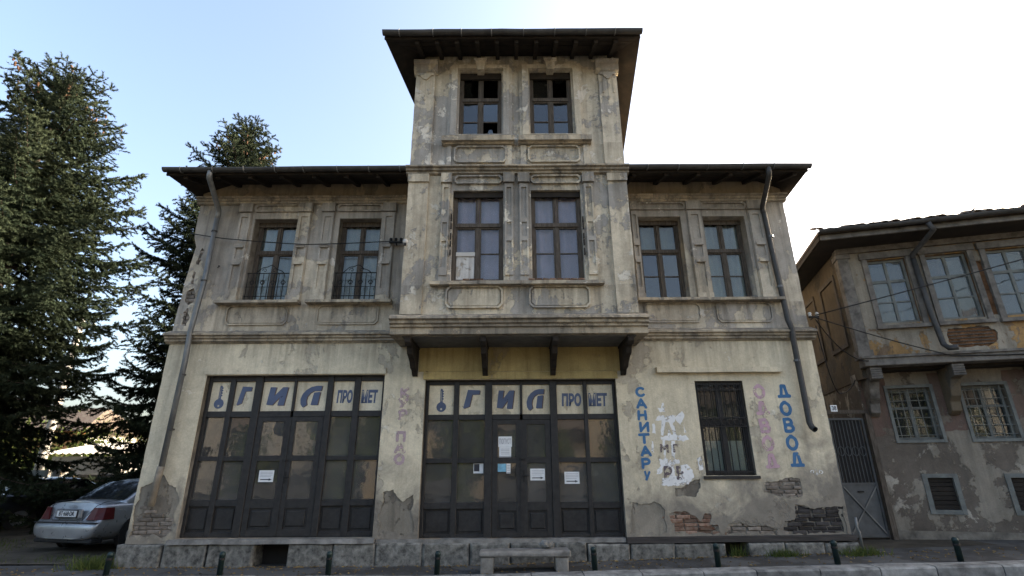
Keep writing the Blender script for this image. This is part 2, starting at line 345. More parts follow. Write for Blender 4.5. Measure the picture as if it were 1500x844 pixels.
# ------------------------------------------------------------------ the old house
house = thing('old_house', 'old two-storey house with a projecting central tower, peeling plaster and two closed shopfronts', 'house', (0, 0, 0))
XL, XR, SK = -6.70, 5.85, .12
SHOPS = [(-5.85, -2.44, .48, 3.30), (-1.66, 1.96, .45, 3.19)]
GWIN = (3.46, 4.37, 1.45, 3.14)
WINGS = [(-5.47, -4.56), (-3.66, -2.77), (2.69, 3.60), (4.07, 4.96)]; WZ = (4.785, 6.64)
BW = [(-1.14, -.16), (.38, 1.35)]; BZ = (4.84, 6.74); TW = [(-1.09, -.195), (.40, 1.285)]; TZ = (7.97, 9.66)
BY = -.95; BX0, BX1 = -2.02, 2.265
HOLES = {
 'R1': [(2.73, .83), (2.88, .84), (3.03, .85), (3.22, .74), (3.28, .69), (3.36, .84), (3.43, .82), (3.46, .76), (3.42, .66), (3.54, .64), (3.57, .53), (3.44, .5), (2.74, .5)],
 'R2': [(3.64, .5), (3.74, .64), (3.93, .68), (4.18, .63), (4.39, .65), (4.55, .56), (4.58, .5)],
 'R3': [(4.68, .5), (4.73, .69), (4.89, .73), (4.96, .97), (5.26, .92), (5.47, .91), (5.68, .94), (5.79, .93), (5.79, .5)],
 'R4': [(4.44, 1.16), (4.51, 1.33), (4.73, 1.38), (4.94, 1.41), (5.17, 1.38), (5.13, 1.09), (4.87, 1.06), (4.67, 1.09)],
 'R5': [(2.87, 1.27), (3.14, 1.32), (3.39, 1.39), (3.34, 1.24), (3.22, 1.12), (3.03, 1.07), (2.92, 1.12)],
 'C3': [(2.11, .98), (2.48, 1.03), (2.68, .88), (2.65, .51), (2.02, .5), (2.03, .8)],
 'C1': [(-6.63, .5), (-6.64, 1.0), (-6.65, 1.37), (-6.43, 1.42), (-6.27, 1.54), (-6.15, 1.37), (-6.03, 1.3), (-5.95, 1.08), (-5.92, .85), (-5.92, .55), (-6.1, .5)],
 'C2': [(-2.3, 1.18), (-2.12, 1.26), (-1.95, 1.05), (-1.76, 1.17), (-1.74, .55), (-2.34, .55)],
}
BRICKZONE = {'R1': 'red_brick', 'R2': 'grey_brick', 'R3': 'dark_brick', 'R4': 'grey_brick'}
def inside(p, P):
    c = False; n = len(P)
    for i in range(n):
        (x1, y1), (x2, y2) = P[i], P[(i+1) % n]
        if (y1 > p[1]) != (y2 > p[1]) and p[0] < (x2-x1)*(p[1]-y1)/(y2-y1)+x1: c = not c
    return c
rag = {k: rough_poly(rough_poly(P, .12, .055 if k in ('C1', 'C2', 'C3', 'R5') else .03), .035, .010) for k, P in HOLES.items()}
def grow(P, d):
    cx = sum(p[0] for p in P)/len(P); cy = sum(p[1] for p in P)/len(P)
    return P
gw = plate('ground_floor_wall', rect(XL, XR, .40, 3.99), [rect(*s) for s in SHOPS]+[rect(*GWIN)]+list(rag.values()), 0, .014, M['ground'], house, j=.006)
def shrink(P, f):
    n = len(P); cx = sum(p[0] for p in P)/n; cy = sum(p[1] for p in P)/n
    return rough_poly([(cx+(x-cx)*f*random.uniform(.94, 1.03), cy+(y-cy)*f*random.uniform(.94, 1.03)) for x, y in P], .05, .014)
under = [shrink(HOLES[k], .88) for k in ('R1', 'R2', 'R3', 'R4')]+[shrink([(-6.62, .5), (-6.64, .67), (-6.55, .78), (-6.38, 1.0), (-6.26, .86), (-5.96, .8), (-5.94, .56), (-6.09, .5)], .97)]
M['render_coat'] = plaster('rough_undercoat', (.27, .24, .19), (.20, .175, .14), (.34, .31, .26), .48, .64, sc=2.2, seed=201, dirt_amt=.6, dirt=(.08, .07, .055), bumpd=.03)
plate('undercoat', rect(XL+.004, XR-.004, .40, 3.99), [rect(*s) for s in SHOPS]+[rect(*GWIN)]+under, .0142, .035, M['render_coat'], house)
core = plate('wall_core', rect(XL+.01, XR-.01, .38, 4.0), [rect(*s) for s in SHOPS]+[rect(*GWIN)], .0352, .40, M['cement'], house)
BR = []
for i in range(3):
    BR.append(MB().cham(-.116, .116, -.026, .02, -.029, .029, .008, .005).mesh('brick'))
def bricks(P, mat, y0=.040, z0=.45, x0=-8, lim=(XL+.02, XR-.03)):
    zs = [p[1] for p in P]; xs = [p[0] for p in P]; r = 0; z = z0
    ms = []
    for b in BR:
        c = b.copy(); c.materials.clear(); c.materials.append(M[mat]); ms.append(c)
    while z < max(zs)+.05:
        x = x0+(r % 2)*.125+random.uniform(-.03, .03); hh = random.uniform(.92, 1.06)
        while x < max(xs)+.1:
            if any(inside((x+d, z+e), P) for d in (-.1, 0, .1) for e in (-.02, .02)):
                a, b = max(x-.12, lim[0]), min(x+.12, lim[1])
                if b-a > .06:
                    o = link('brick', random.choice(ms), None, gw); o.location = ((a+b)/2, y0+random.uniform(-.012, .01), z+random.uniform(-.004, .004))
                    o.scale = ((b-a)/.24*random.uniform(.9, 1.03), 1, hh); o.rotation_euler = (random.uniform(-.06, .06), random.uniform(-.03, .03), random.uniform(-.04, .04))
            x += .25*random.uniform(.9, 1.08)
        z += .066; r += 1
for k_, m_ in BRICKZONE.items(): bricks(HOLES[k_], m_)
bricks([(-6.62, .46), (-6.64, .67), (-6.55, .76), (-6.38, .98), (-6.26, .84), (-5.96, .8), (-5.94, .56), (-6.09, .46)], 'grey_brick', .040, lim=(XL+.03, -5.88))

# side, back and upper walls (plan is a slight parallelogram)
def side(name, x0, z0, z1, y0, y1, mat, dx=0):
    m = MB(); a = x0+SK*y0; b = x0+SK*y1
    m.slab([(a, y0, z0), (b, y1, z0), (b, y1, z1), (a, y0, z1)], .3, (dx, 0, 0)); return m.obj(name, mat, house)
side('side_wall', XL+.012, .05, 7.55, .4, 9, M['wing'], 1); side('side_wall', XR-.012, .05, 7.55, .4, 9, M['wing'], -1)
MB().box(XL+1.2, XR+1.0, 8.8, 9.1, .05, 7.55).obj('back_wall', M['wing'], house)
K = {'K1': [(-6.48, 5.96), (-6.41, 5.91), (-6.47, 5.58), (-6.53, 5.61)], 'K2': [(-6.54, 5.44), (-6.48, 5.42), (-6.49, 5.15), (-6.54, 5.17)],
     'K3': [(-6.48, 5.07), (-6.4, 4.97), (-6.41, 4.79), (-6.5, 4.71), (-6.6, 4.79), (-6.59, 5.0)], 'K4': [(-6.51, 4.66), (-6.43, 4.46), (-6.46, 4.28), (-6.56, 4.31), (-6.56, 4.56)]}
krag = [rough_poly(P, .05, .015) for P in K.values()]
lo = [(XL, 4.0), (BX0+.2, 4.0), (BX0+.2, 7.02), (XL, 7.02), (XL, 6.4), (XL+.02, 6.2), (XL+.10, 6.0), (XL+.06, 5.6), (XL+.02, 5.2), (XL+.03, 4.9), (XL-.0, 4.5)]
plate('upper_wall', lo, [rect(a, b, *WZ) for a, b in WINGS[:2]]+krag, 0, .04, M['wing'], house, j=.005)
plate('wall_core', rect(XL+.14, BX0+.2, 4.0, 7.05), [rect(a, b, *WZ) for a, b in WINGS[:2]], .0402, .42, M['cement'], house)
wl_ = plate('upper_wall', rect(BX1-.2, XR, 4.0, 7.02), [rect(a, b, *WZ) for a, b in WINGS[2:]], 0, .42, M['wing'], house, j=.006)
for P in K.values():
    for z in np.arange(4.3, 6, .075):
        for xx in (-6.56, -6.45):
            if inside((xx, z), P) or inside((xx+.04, z), P):
                c = BR[0].copy(); c.materials.clear(); c.materials.append(M['grey_brick']); o = link('brick', c, None, wl_); o.location = (xx+random.uniform(-.03, .03), .035, z); o.scale = (.5, 1, 1)
for a, b in ((XL, BX0+.2), (BX1-.2, XR)):
    MB().run([(.01, 7.02), (.4, 7.02), (.4, 7.72), (.01, 7.62)], a, b, .5, .001).obj('frieze', M['frieze'], house)
# projecting bay and tower
plate('bay_wall', rect(BX0, BX1, 4.14, 7.28), [rect(a, b, *BZ) for a, b in BW], BY, BY+.28, M['bay'], house, j=.006)
plate('tower_wall', rect(BX0+.01, BX1-.015, 7.2805, 10.16), [rect(a, b, *TZ) for a, b in TW], BY+.002, BY+.28, M['tower'], house, j=.006)
for x0, dx in ((BX0+.012, 1), (BX1-.017, -1)):
    for z0, z1, y1, mt in ((4.05, 7.28, .5, 'bay'), (7.281, 10.2, 4, 'tower')):
        m = MB(); y0 = BY+.281
        m.slab([(x0, y0, z0), (x0+SK*(y1-y0), y1, z0), (x0+SK*(y1-y0), y1, z1), (x0, y0, z1)], .25, (dx, 0, 0)); m.obj('side_wall', M[mt], house)
MB().box(BX0+.8, BX1+.3, 3.8, 4.1, 8, 10.2).obj('back_wall', M['tower'], house)
MB().box(BX0+.05, BX1-.05, BY+.06, .0, 3.815, 3.85).obj('bay_soffit', simple('grey_soffit', (.16, .155, .14), .9, var=.3), house)
# ochre band under the bay
MB().box(-1.80, 2.08, -.012, .02, 3.345, 3.81).obj('ochre_band', M['yellow'], house)
MB().run([(-.03, 3.20), (.02, 3.20), (.02, 3.335), (-.03, 3.335)], -1.70, 2.0, .3, .003).obj('lintel_board', M['yellow'], house)
MB().run([(-.028, 3.315), (.02, 3.315), (.02, 3.43), (-.028, 3.43)], -5.88, -2.42, .3, .004).obj('lintel_board', M['ground'], house)
MB().run([(-.11, 3.29), (.02, 3.29), (.02, 3.40), (-.11, 3.385)], 2.74, 5.12, .25, .005).obj('window_hood', M['ground'], house)
# cornices
P1 = [(-.02, 3.92), (.05, 3.92), (.05, 4.2), (-.02, 4.17), (-.17, 4.095), (-.17, 4.06), (-.12, 4.045), (-.12, 4.01), (-.08, 3.995), (-.08, 3.955), (-.04, 3.94)]
MB().run(P1, XL-.06, -2.2).obj('string_course', M['trim'], house); MB().run(P1, 2.42, XR+.06).obj('string_course', M['trim'], house)
P2 = [(-.02, 6.97), (.05, 6.97), (.05, 7.2), (-.02, 7.17), (-.15, 7.115), (-.15, 7.085), (-.10, 7.07), (-.10, 7.035), (-.06, 7.02), (-.06, 6.985)]
MB().run(P2, XL-.05, BX0+.02).obj('cornice', M['trim'], house); MB().run(P2, BX1-.02, XR+.05).obj('cornice', M['trim'], house)
P3 = [(BY-.005, 7.08), (BY+.1, 7.08), (BY+.1, 7.29), (BY-.02, 7.29), (BY-.16, 7.235), (BY-.16, 7.20), (BY-.11, 7.185), (BY-.11, 7.15), (BY-.06, 7.135), (BY-.06, 7.10)]
MB().run(P3, BX0-.06, BX1+.06).obj('cornice', M['trim'], house)
P4 = [(BY-.0, 3.83), (0, 3.83), (0, 4.0), (BY+.1, 4.0), (BY+.1, 4.2), (BY-.03, 4.2), (BY-.18, 4.125), (BY-.19, 4.085), (BY-.13, 4.065), (BY-.13, 4.02), (BY-.08, 4.0), (BY-.08, 3.965), (BY-.03, 3.95), (BY-.03, 3.84)]
MB().run(P4, -2.17, 2.41).obj('bay_cornice', M['trim'], house)
# carved brackets under the bay
def bracket(x):
    m = MB(); out = [(BY+.03, 3.815), (BY+.03, 3.72), (BY+.10, 3.66), (BY+.16, 3.70), (BY+.24, 3.66), (BY+.30, 3.55), (BY+.42, 3.52), (BY+.55, 3.46), (BY+.66, 3.36), (BY+.80, 3.34), (BY+.86, 3.27), (-.015, 3.25), (-.015, 3.815)]
    n = len(out); v = [(x+d, y, z) for d in (-.05, .05) for y, z in out]
    m.add(v, [tuple(range(n)), tuple(reversed(range(n, 2*n)))]+[(i, i+n, (i+1) % n+n, (i+1) % n) for i in range(n)])
    m.box(x-.062, x+.062, BY+.028, 0, 3.77, 3.812)
    m.obj('bracket', M['rafter'], house, bevel=.006)
for x in (-1.86, -.52, .77, 2.11): bracket(x)
# ledge, beam, base stones
MB().run([(-.13, .40), (.35, .40), (.35, .478), (-.10, .47)], -5.93, -2.38, .2, .01).obj('sill_slab', M['ledge'], house)
MB().run([(-.06, .385), (.3, .385), (.3, .452), (-.05, .449)], -2.37, 1.93, .2, .008).obj('sill_slab', M['ledge'], house)
bm_ = MB(); n = 14
bv = []
for i in range(n+1):
    x = 1.94+(XR+.02-1.94)*i/n; dz = .02*i/n
    for y, z in ((-.09, .405), (.1, .405), (.1, .495), (-.09, .495)): bv.append((x, y+random.uniform(-.006, .006), z+dz+random.uniform(-.004, .004)-.03))
bm_.add(bv, [(0, 1, 2, 3), tuple(n*4+q for q in (3, 2, 1, 0))]+[(i*4+q, i*4+4+q, i*4+4+(q+1) % 4, i*4+(q+1) % 4) for i in range(n) for q in range(4)])
bm_.obj('timber_beam', M['beam'], house)
xs_ = [-6.78, -5.98, -5.22, -4.42]
def stone(x0, x1, zt=.385, y=-.10):
    m = MB(); m.cham(x0+.008, x1-.008, y, .3, gz((x0+x1)/2)-.06, zt, .025, .012); m.obj('base_stone', M['stone'], house, bevel=.006)
for a, b in ((-6.78, -5.98), (-5.98, -5.22), (-5.22, -4.42), (-3.85, -3.08), (-3.08, -2.35), (-2.35, -1.55), (-1.55, -.75), (-.75, -.05), (-.05, .7), (.7, 1.25), (1.25, 1.98), (1.98, 2.75), (2.75, 3.45), (3.45, 3.62), (4.0, 4.62), (4.62, 5.3), (5.3, 5.9)):
    stone(a, b, .395 if b < 1.9 else .365)
MB().box(-6.6, 5.8, .32, .5, -.05, .40).obj('foundation', M['dark_room'], house)

# pilasters and panels
def pilaster(x0, x1, z0, z1, y, rows, mat, cap=True):
    m = MB(); m.box(x0, x1, y-.035, y+.01, z0, z1, .002)
    o = m.obj('pilaster', mat, house)
    inset = (x1-x0)*.24
    plate('pilaster_face', rect(x0+.012, x1-.012, z0+.1, z1-.02), [rect(x0+inset, x1-inset, a, b) for a, b in rows], y-.062, y-.0352, mat, o, j=.002)
    if cap:
        MB().box(x0-.01, x1+.01, y-.10, y-.0, z0, z0+.1, .004).obj('pilaster_foot', mat, o)
        for a, b in rows[1:]: MB().box(x0+inset-.02, x1-inset+.02, y-.09, y-.063, b-.04, b+.02, .003).obj('pilaster_block', mat, o)
RW = [(6.10, 6.66), (5.70, 5.98), (5.03, 5.60)]
for a, b in ((-5.79, -5.53), (-4.53, -4.26), (-4.03, -3.77), (-2.73, -2.47), (2.53, 2.67), (3.73, 4.03), (5.03, 5.32)):
    pilaster(a, b, 4.785, 6.77, 0, RW, M['wing'])
    MB().box(a-.012, b+.012, -.095, 0, 6.772, 6.968, .003).obj('pilaster_cap', M['wing'], house)
for a, b in ((-5.46, -4.55), (-3.70, -2.79), (2.72, 3.68), (4.08, 4.98)):
    plate('lintel_panel', chrect(a-.05, b+.05, 6.79, 6.962, .05), [chrect(a, b, 6.82, 6.935, .04)], -.045, 0, M['wing'], house, j=.002)
for a, b in ((-5.70, -4.47), (-3.89, -2.66), (2.64, 3.76), (4.07, 5.18)):
    plate('apron_panel', chrect(a, b, 4.29, 4.70, .07), [chrect(a+.025, b-.025, 4.315, 4.675, .06)], -.03, 0, M['wing'], house, j=.002)
    plate('apron_field', chrect(a+.045, b-.045, 4.335, 4.655, .06), [], -.014, 0, M['wing'], house)
for a, b in ((-5.90, -4.24), (-4.10, -2.40), (2.50, 5.40)):
    MB().run([(-.18, 4.71), (.02, 4.70), (.3, 4.75), (.3, 4.782), (-.02, 4.782), (-.18, 4.765)], a, b, .2, .004).obj('window_sill', M['trim'], house)
# bay trim
def flat(name, polys, y0, y1, mat, j=.003): return plate(name, polys[0], polys[1:], y0, y1, mat, house, j=j)
for a, b in ((BX0, -1.63), (1.89, BX1)):
    flat('corner_strip', [rect(a, b, 4.205, 6.90)], BY-.05, BY, M['bay']); MB().box(a-.01, b+.01, BY-.09, BY, 6.903, 7.075, .003).obj('pilaster_cap', M['bay'], house)
for a, b in ((-1.36, -1.19), (-.14, .04), (.145, .335), (1.41, 1.60)):
    pilaster(a, b, 4.84, 6.88, BY, [(6.12, 6.78), (5.72, 6.02), (5.10, 5.63)], M['bay'], False)
    MB().box(a-.02, b+.02, BY-.10, BY, 6.885, 7.09, .003).obj('pilaster_cap', M['bay'], house)
for a, b in ((-1.12, -.18), (.38, 1.37)):
    flat('lintel_panel', [chrect(a, b, 6.87, 7.06, .05), chrect(a+.03, b-.03, 6.90, 7.03, .045)], BY-.055, BY, M['bay'])
for a, b in ((-1.21, -.17), (.31, 1.42)):
    flat('apron_panel', [chrect(a, b, 4.315, 4.735, .07), chrect(a+.028, b-.028, 4.343, 4.707, .06)], BY-.05, BY, M['bay'])
    flat('apron_field', [chrect(a+.05, b-.05, 4.365, 4.685, .06)], BY-.02, BY, M['bay'])
MB().run([(BY-.14, 4.74), (BY+.02, 4.735), (BY+.2, 4.79), (BY+.2, 4.838), (BY-.02, 4.832), (BY-.14, 4.805)], -1.49, 1.68, .18, .006).obj('window_sill', M['trim'], house)
sill_b = [o for o in house.children if o.name.startswith('window_sill')][-1]
for xx in list(np.arange(-1.1, -.1, .13))+list(np.arange(.36, 1.35, .13)):
    if random.random() < .75:
        c = BR[1].copy(); c.materials.clear(); c.materials.append(M['red_brick']); o = link('brick', c, None, sill_b); o.location = (xx, BY-.055, 4.843); o.scale = (.5, 1.6, .55); o.rotation_euler = (0, 0, random.uniform(-.15, .15))
# tower trim
for a, b in ((BX0+.005, -1.61), (1.87, BX1-.01)):
    flat('corner_strip', [rect(a, b, 7.30, 9.55)], BY-.06, BY, M['tower'])
    xm = (a+b)/2; w = b-a
    flat('swag', [[(a+.03, 9.555)]+[(a+.03+i*(w-.06)/12, 9.49-(.11*math.sin(math.pi*(i-2)/8) if 2 <= i <= 10 else 0)) for i in range(13)]+[(b-.03, 9.555)]], BY-.095, BY-.061, M['tower'], 0)
    for dx, z in ((-.11, 9.05), (0, 8.88), (.11, 9.05)):
        MB().box(xm+dx-.007, xm+dx+.007, BY-.075, BY-.06, z, 9.40).lathe([(.0, -.012), (.022, -.008), (.022, .008), (0, .012)], 8, (xm+dx, BY-.07, z), 'y').obj('tassel', M['tower'], house)
    MB().run([(BY-.03, 9.56), (BY+.05, 9.56), (BY+.05, 9.90), (BY-.13, 9.87), (BY-.17, 9.845), (BY-.17, 9.80), (BY-.12, 9.77), (BY-.10, 9.62), (BY-.08, 9.60)], a-.05, b+.05, .15, .003).obj('pilaster_cap', M['tower'], house)
for (a, b), (s0, s1) in zip(TW, ((-1.40, .07), (.15, 1.62))):
    flat('window_surround', [rect(a-.22, b+.22, 7.95, 9.82), rect(a-.03, b+.03, 7.97, 9.67)], BY-.045, BY, M['tower'])
    flat('window_surround', [rect(a-.16, b+.16, 7.98, 9.77), rect(a-.035, b+.035, 8.0, 9.675)], BY-.085, BY-.0455, M['tower'])
    MB().run([(BY-.17, 7.80), (BY-.10, 7.80), (BY-.08, 7.77), (BY+.02, 7.77), (BY+.2, 7.90), (BY+.2, 7.965), (BY-.02, 7.945), (BY-.17, 7.91)], s0, s1, .2, .004).obj('window_sill', M['trim'], house)
    xm = (a+b)/2; m = MB()
    m.add([(xm-.07, BY-.14, 9.60), (xm+.07, BY-.14, 9.60), (xm+.125, BY-.16, 9.83), (xm-.125, BY-.16, 9.83), (xm-.07, BY+.05, 9.60), (xm+.07, BY+.05, 9.60), (xm+.125, BY+.05, 9.83), (xm-.125, BY+.05, 9.83)],
          [(0, 1, 2, 3), (7, 6, 5, 4), (0, 4, 5, 1), (1, 5, 6, 2), (2, 6, 7, 3), (3, 7, 4, 0)]).box(xm-.14, xm+.14, BY-.18, BY, 9.832, 9.87).obj('keystone', M['tower'], house, bevel=.006)
    flat('apron_panel', [chrect(a-.06, b+.10, 7.36, 7.75, .06), chrect(a-.03, b+.07, 7.39, 7.72, .05)], BY-.05, BY, M['tower'])
for a, b in ((-1.30, -1.21), (-.125, .02), (.19, .30), (1.46, 1.57)): flat('apron_strip', [rect(a, b, 7.30, 7.76)], BY-.035, BY, M['tower'])

# ------------------------------------------------------------------ windows
def pane(x0, x1, z0, z1, y, parent, mat, poly=None):
    return link('pane', plate_mesh([poly or rect(x0, x1, z0, z1)], y-.002, y+.002, 'pane'), mat, parent)
def curtain(x0, x1, z0, z1, y, parent, mat, waves=7, gather=.0):
    n = 36; v = []
    for zi in range(6):
        f = zi/5
        for i in range(n+1):
            u = i/n; xx = x0+(x1-x0)*(u+gather*(1-f)*.5*(.5-u)); v.append((xx, y+.022*math.sin(u*waves*6.28+.5*f+zi*.12)+.008*math.sin(u*29+f*2), z0+(z1-z0)*f))
    MB().add(v, [(r*(n+1)+i, r*(n+1)+i+1, (r+1)*(n+1)+i+1, (r+1)*(n+1)+i) for r in range(5) for i in range(n)]).obj('curtain', mat, parent, smooth=True)
def window(x0, x1, z0, z1, y, zt, bars, mat, gl, name='window', tops=None, skip=(), cur=None):
    w = .055; xm = (x0+x1)/2; m = MB()
    x0 += .004; x1 -= .004; z0 += .003; z1 -= .004
    for a, b in ((x0, x0+w), (x1-w, x1)): m.box(a, b, y-.04, y+.05, z0, z1, .002)
    m.box(x0+w, x1-w, y-.038, y+.05, z1-w, z1, .002); m.box(x0+w, x1-w, y-.038, y+.05, z0, z0+w*.9, .002)
    m.box(x0+w, x1-w, y-.05, y+.03, zt-.04, zt+.04, .003)
    m.box(xm-.03, xm+.03, y-.034, y+.03, z0+w*.9, zt-.04, .002); m.box(xm-.022, xm+.022, y-.03, y+.03, zt+.04, z1-w, .002)
    # sash rails
    s = .03
    cells = []
    for a, b in ((x0+w, xm-.03), (xm+.03, x1-w)):
        lo_, hi_ = z0+w*.9, zt-.04
        for q, r in ((a, a+s), (b-s, b)): m.box(q, r, y-.022, y+.022, lo_, hi_)
        m.box(a+s, b-s, y-.02, y+.02, lo_, lo_+s); m.box(a+s, b-s, y-.02, y+.02, hi_-s, hi_)
        zz = [lo_+s]+[lo_+s+(hi_-lo_-2*s)*f for f in bars]+[hi_-s]
        for q in zz[1:-1]: m.box(a+s, b-s, y-.014, y+.014, q-.011, q+.011)
        for c0, c1 in zip(zz[:-1], zz[1:]): cells.append((a+s, b-s, c0, c1))
        lo_, hi_ = zt+.04, z1-w
        for q, r in ((a, a+s*.8), (b-s*.8, b)): m.box(q, r, y-.018, y+.02, lo_, hi_)
        cells.append((a+s*.8, b-s*.8, lo_, hi_))
    o = m.obj(name, mat, house)
    for i, c in enumerate(cells):
        if i in skip: continue
        pane(*c, y+.004, o, gl[i] if isinstance(gl, list) else gl)
    if cur: curtain(x0+.03, x1-.03, z0+.04, z1-.05, y+.085, o, cur[0], cur[1])
    return o, cells
g, gb = M['glass'], M['glass_blue']
def roomback(x0, x1, z0, z1, y): return MB().box(x0-.25, x1+.25, y, y+.03, z0-.2, z1+.2)
for i, (a, b) in enumerate(WINGS):
    o, cl = window(a, b, WZ[0], WZ[1], .27, 5.95 if i < 2 else 5.93, [] if i < 2 else [.5], M['wood'], (g if i < 2 else [gb, gb, g, gb, gb, g] if i == 2 else g), cur=(M['curtain_w'], 5) if i != 2 else None)
    if i == 2: curtain(a+.05, b-.05, 5.97, 6.58, .40, o, M['curtain_w'], 4)
    MB().box(a-.0, b+.0, .2, .24, WZ[1]-.10, WZ[1]-.004).obj('roller_box', M['wood'], o)
    if i < 2:   # little wrought balcony guard
        m = MB(); y = .07; z0, zt = 4.86, 5.42
        m.tube([(a+.01, y, zt), (b-.01, y, zt)], .011, 6); m.tube([(a+.01, y, 4.92), (b-.01, y, 4.92)], .009, 6); m.tube([(a+.01, y, 5.12), (b-.01, y, 5.12)], .007, 6)
        for k in range(9):
            x = a+.03+(b-a-.06)*k/8; m.tube([(x, y, 4.84), (x, y, zt)], .0075, 6)
        for k in range(4):
            xc = a+.03+(b-a-.06)*(k+.5)/4
            for sg in (-1, 1): m.tube([(xc+sg*.05*math.cos(t)*(1-t/9), y-.008, 5.20+.07*math.sin(t)*(1-t/9)) for t in np.linspace(0, 6.2, 14)], .006, 5)
        xm = (a+b)/2
        m.tube([(xm+.3*t, y, zt+.17*(1-abs(t)**1.4)*(1 if abs(t) < .98 else 0)+.015*math.sin(t*9)) for t in np.linspace(-1, 1, 17)], .009, 5)
        for sg in (-1, 1): m.tube([(xm+sg*(.1+.05*math.cos(t)*(1-t/8)), y, zt+.06+.05*math.sin(t)*(1-t/8)) for t in np.linspace(0, 6, 14)], .007, 5)
        m.obj('window_guard', M['iron'], o)
for i, (a, b) in enumerate(BW):
    o, cl = window(a, b, BZ[0], BZ[1], BY+.15, 6.03, [.5], M['wood'], [g]*6, skip=(0,) if i == 0 else (), cur=(M['curtain_v'], 4))
    if i == 0:  # lower left pane patched with a bleached board
        c = cl[0]; MB().box(c[0], c[1], BY+.14, BY+.155, c[2], c[3]-.03).obj('patch_board', plaster('bleached_board', (.6, .58, .54), (.45, .4, .33), (.66, .65, .62), .42, .64, seed=3, sc=4, dirt=(.12, .08, .05), dirt_amt=.7), o)
        c = cl[1]; MB().box(c[0]-.01, c[1]+.01, BY+.115, BY+.13, c[2]-.05, c[2]+.03).obj('patch_strip', M['curtain_w'], o)
    MB().box(a+.01, b-.01, BY+.06, BY+.1, BZ[1]-.12, BZ[1]-.004).obj('roller_box', M['rafter'], o)
    for s, xx in ((-1, a), (1, b)):   # rotten shutter stiles beside the opening
        if (i, s) in ((0, -1), (1, 1)):
            for k in range(5):
                z = 5.35+k*.17+random.uniform(-.03, .03); MB().box(xx+s*.012-.012, xx+s*.012+.012, BY-.075, BY-.03, z, z+random.uniform(.09, .16)).obj('shutter_hinge', M['rafter'], o)
for i, (a, b) in enumerate(TW):
    o, cl = window(a, b, TZ[0], TZ[1]-.02, BY+.13, 8.98, [.45], M['wood'], gb, skip=(2, 3, 5) if i == 0 else (5,))
    MB().box(a+.01, b-.01, BY+.05, BY+.09, TZ[1]-.16, TZ[1]-.005).obj('roller_box', M['rafter'], o)
    y = BY+.134
    if i == 0:   # broken panes keep their shards
        c = cl[2]; pane(0, 0, 0, 0, y, o, gb, [(c[0], c[2]), (c[0]+.17, c[2]), (c[0]+.20, c[2]+.13), (c[0]+.15, c[2]+.22), (c[0]+.17, c[3]-.02), (c[0]+.12, c[3]), (c[0], c[3])])
        c = cl[3]; w_ = c[1]-c[0]; pane(0, 0, 0, 0, y, o, gb, [(c[0], c[2]), (c[1], c[2]), (c[1], c[2]+.05), (c[0]+.7*w_, c[2]+.12), (c[0]+.62*w_, c[2]+.21), (c[0]+.4*w_, c[2]+.20), (c[0]+.3*w_, c[2]+.1), (c[0], c[2]+.05)])
    else:
        c = cl[5]; pane(0, 0, 0, 0, y, o, gb, [(c[0]+.06, c[3]), (c[0]+.07, c[3]-.12), (c[0]+.17, c[3]-.14), (c[0]+.24, c[3]-.09), (c[0]+.22, c[3])])
# barred ground window
a, b, z0, z1 = GWIN
o, cl = window(a, b, z0, z1, .12, 2.38, [], M['frame'], g)
for c in (cl[0], cl[2]): MB().box(c[0], c[1], .14, .15, c[2], c[2]+.52).obj('paper_blind', M['curtain_w'], o)
MB().box(a-.02, b+.02, .5, .52, z0, z1).obj('unlit_room_back', M['dark_room'], o)  # near-black sheet standing in for the unlit room behind the bars
m = MB()
for k in range(8):
    x = a+.04+(b-a-.08)*k/7; m.tube([(x, .015, z0+.02), (x, .015, z1-.02)], .009, 6)
for z in (z0+.06, 2.30, 2.46, z1-.06, z1-.17): m.box(a+.01, b-.01, .008, .022, z-.009, z+.009)
for k in range(7):
    xc = a+.04+(b-a-.08)*(k+.5)/7; m.tube([(xc+.045*math.cos(t), .012, 2.38+.06*math.sin(t)) for t in np.linspace(0, 6.28, 13)], .007, 5)
    m.tube([(xc+.04*math.cos(t), .012, z1-.11+.04*math.sin(t)) for t in np.linspace(0, 6.28, 11)], .006, 5)
m.obj('window_bars', M['iron'], o)
MB().run([(-.035, z0-.06), (.1, z0-.06), (.1, z0), (-.035, z0-.01)], a-.05, b+.05, .2, .004).obj('window_sill', M['frame'], o)

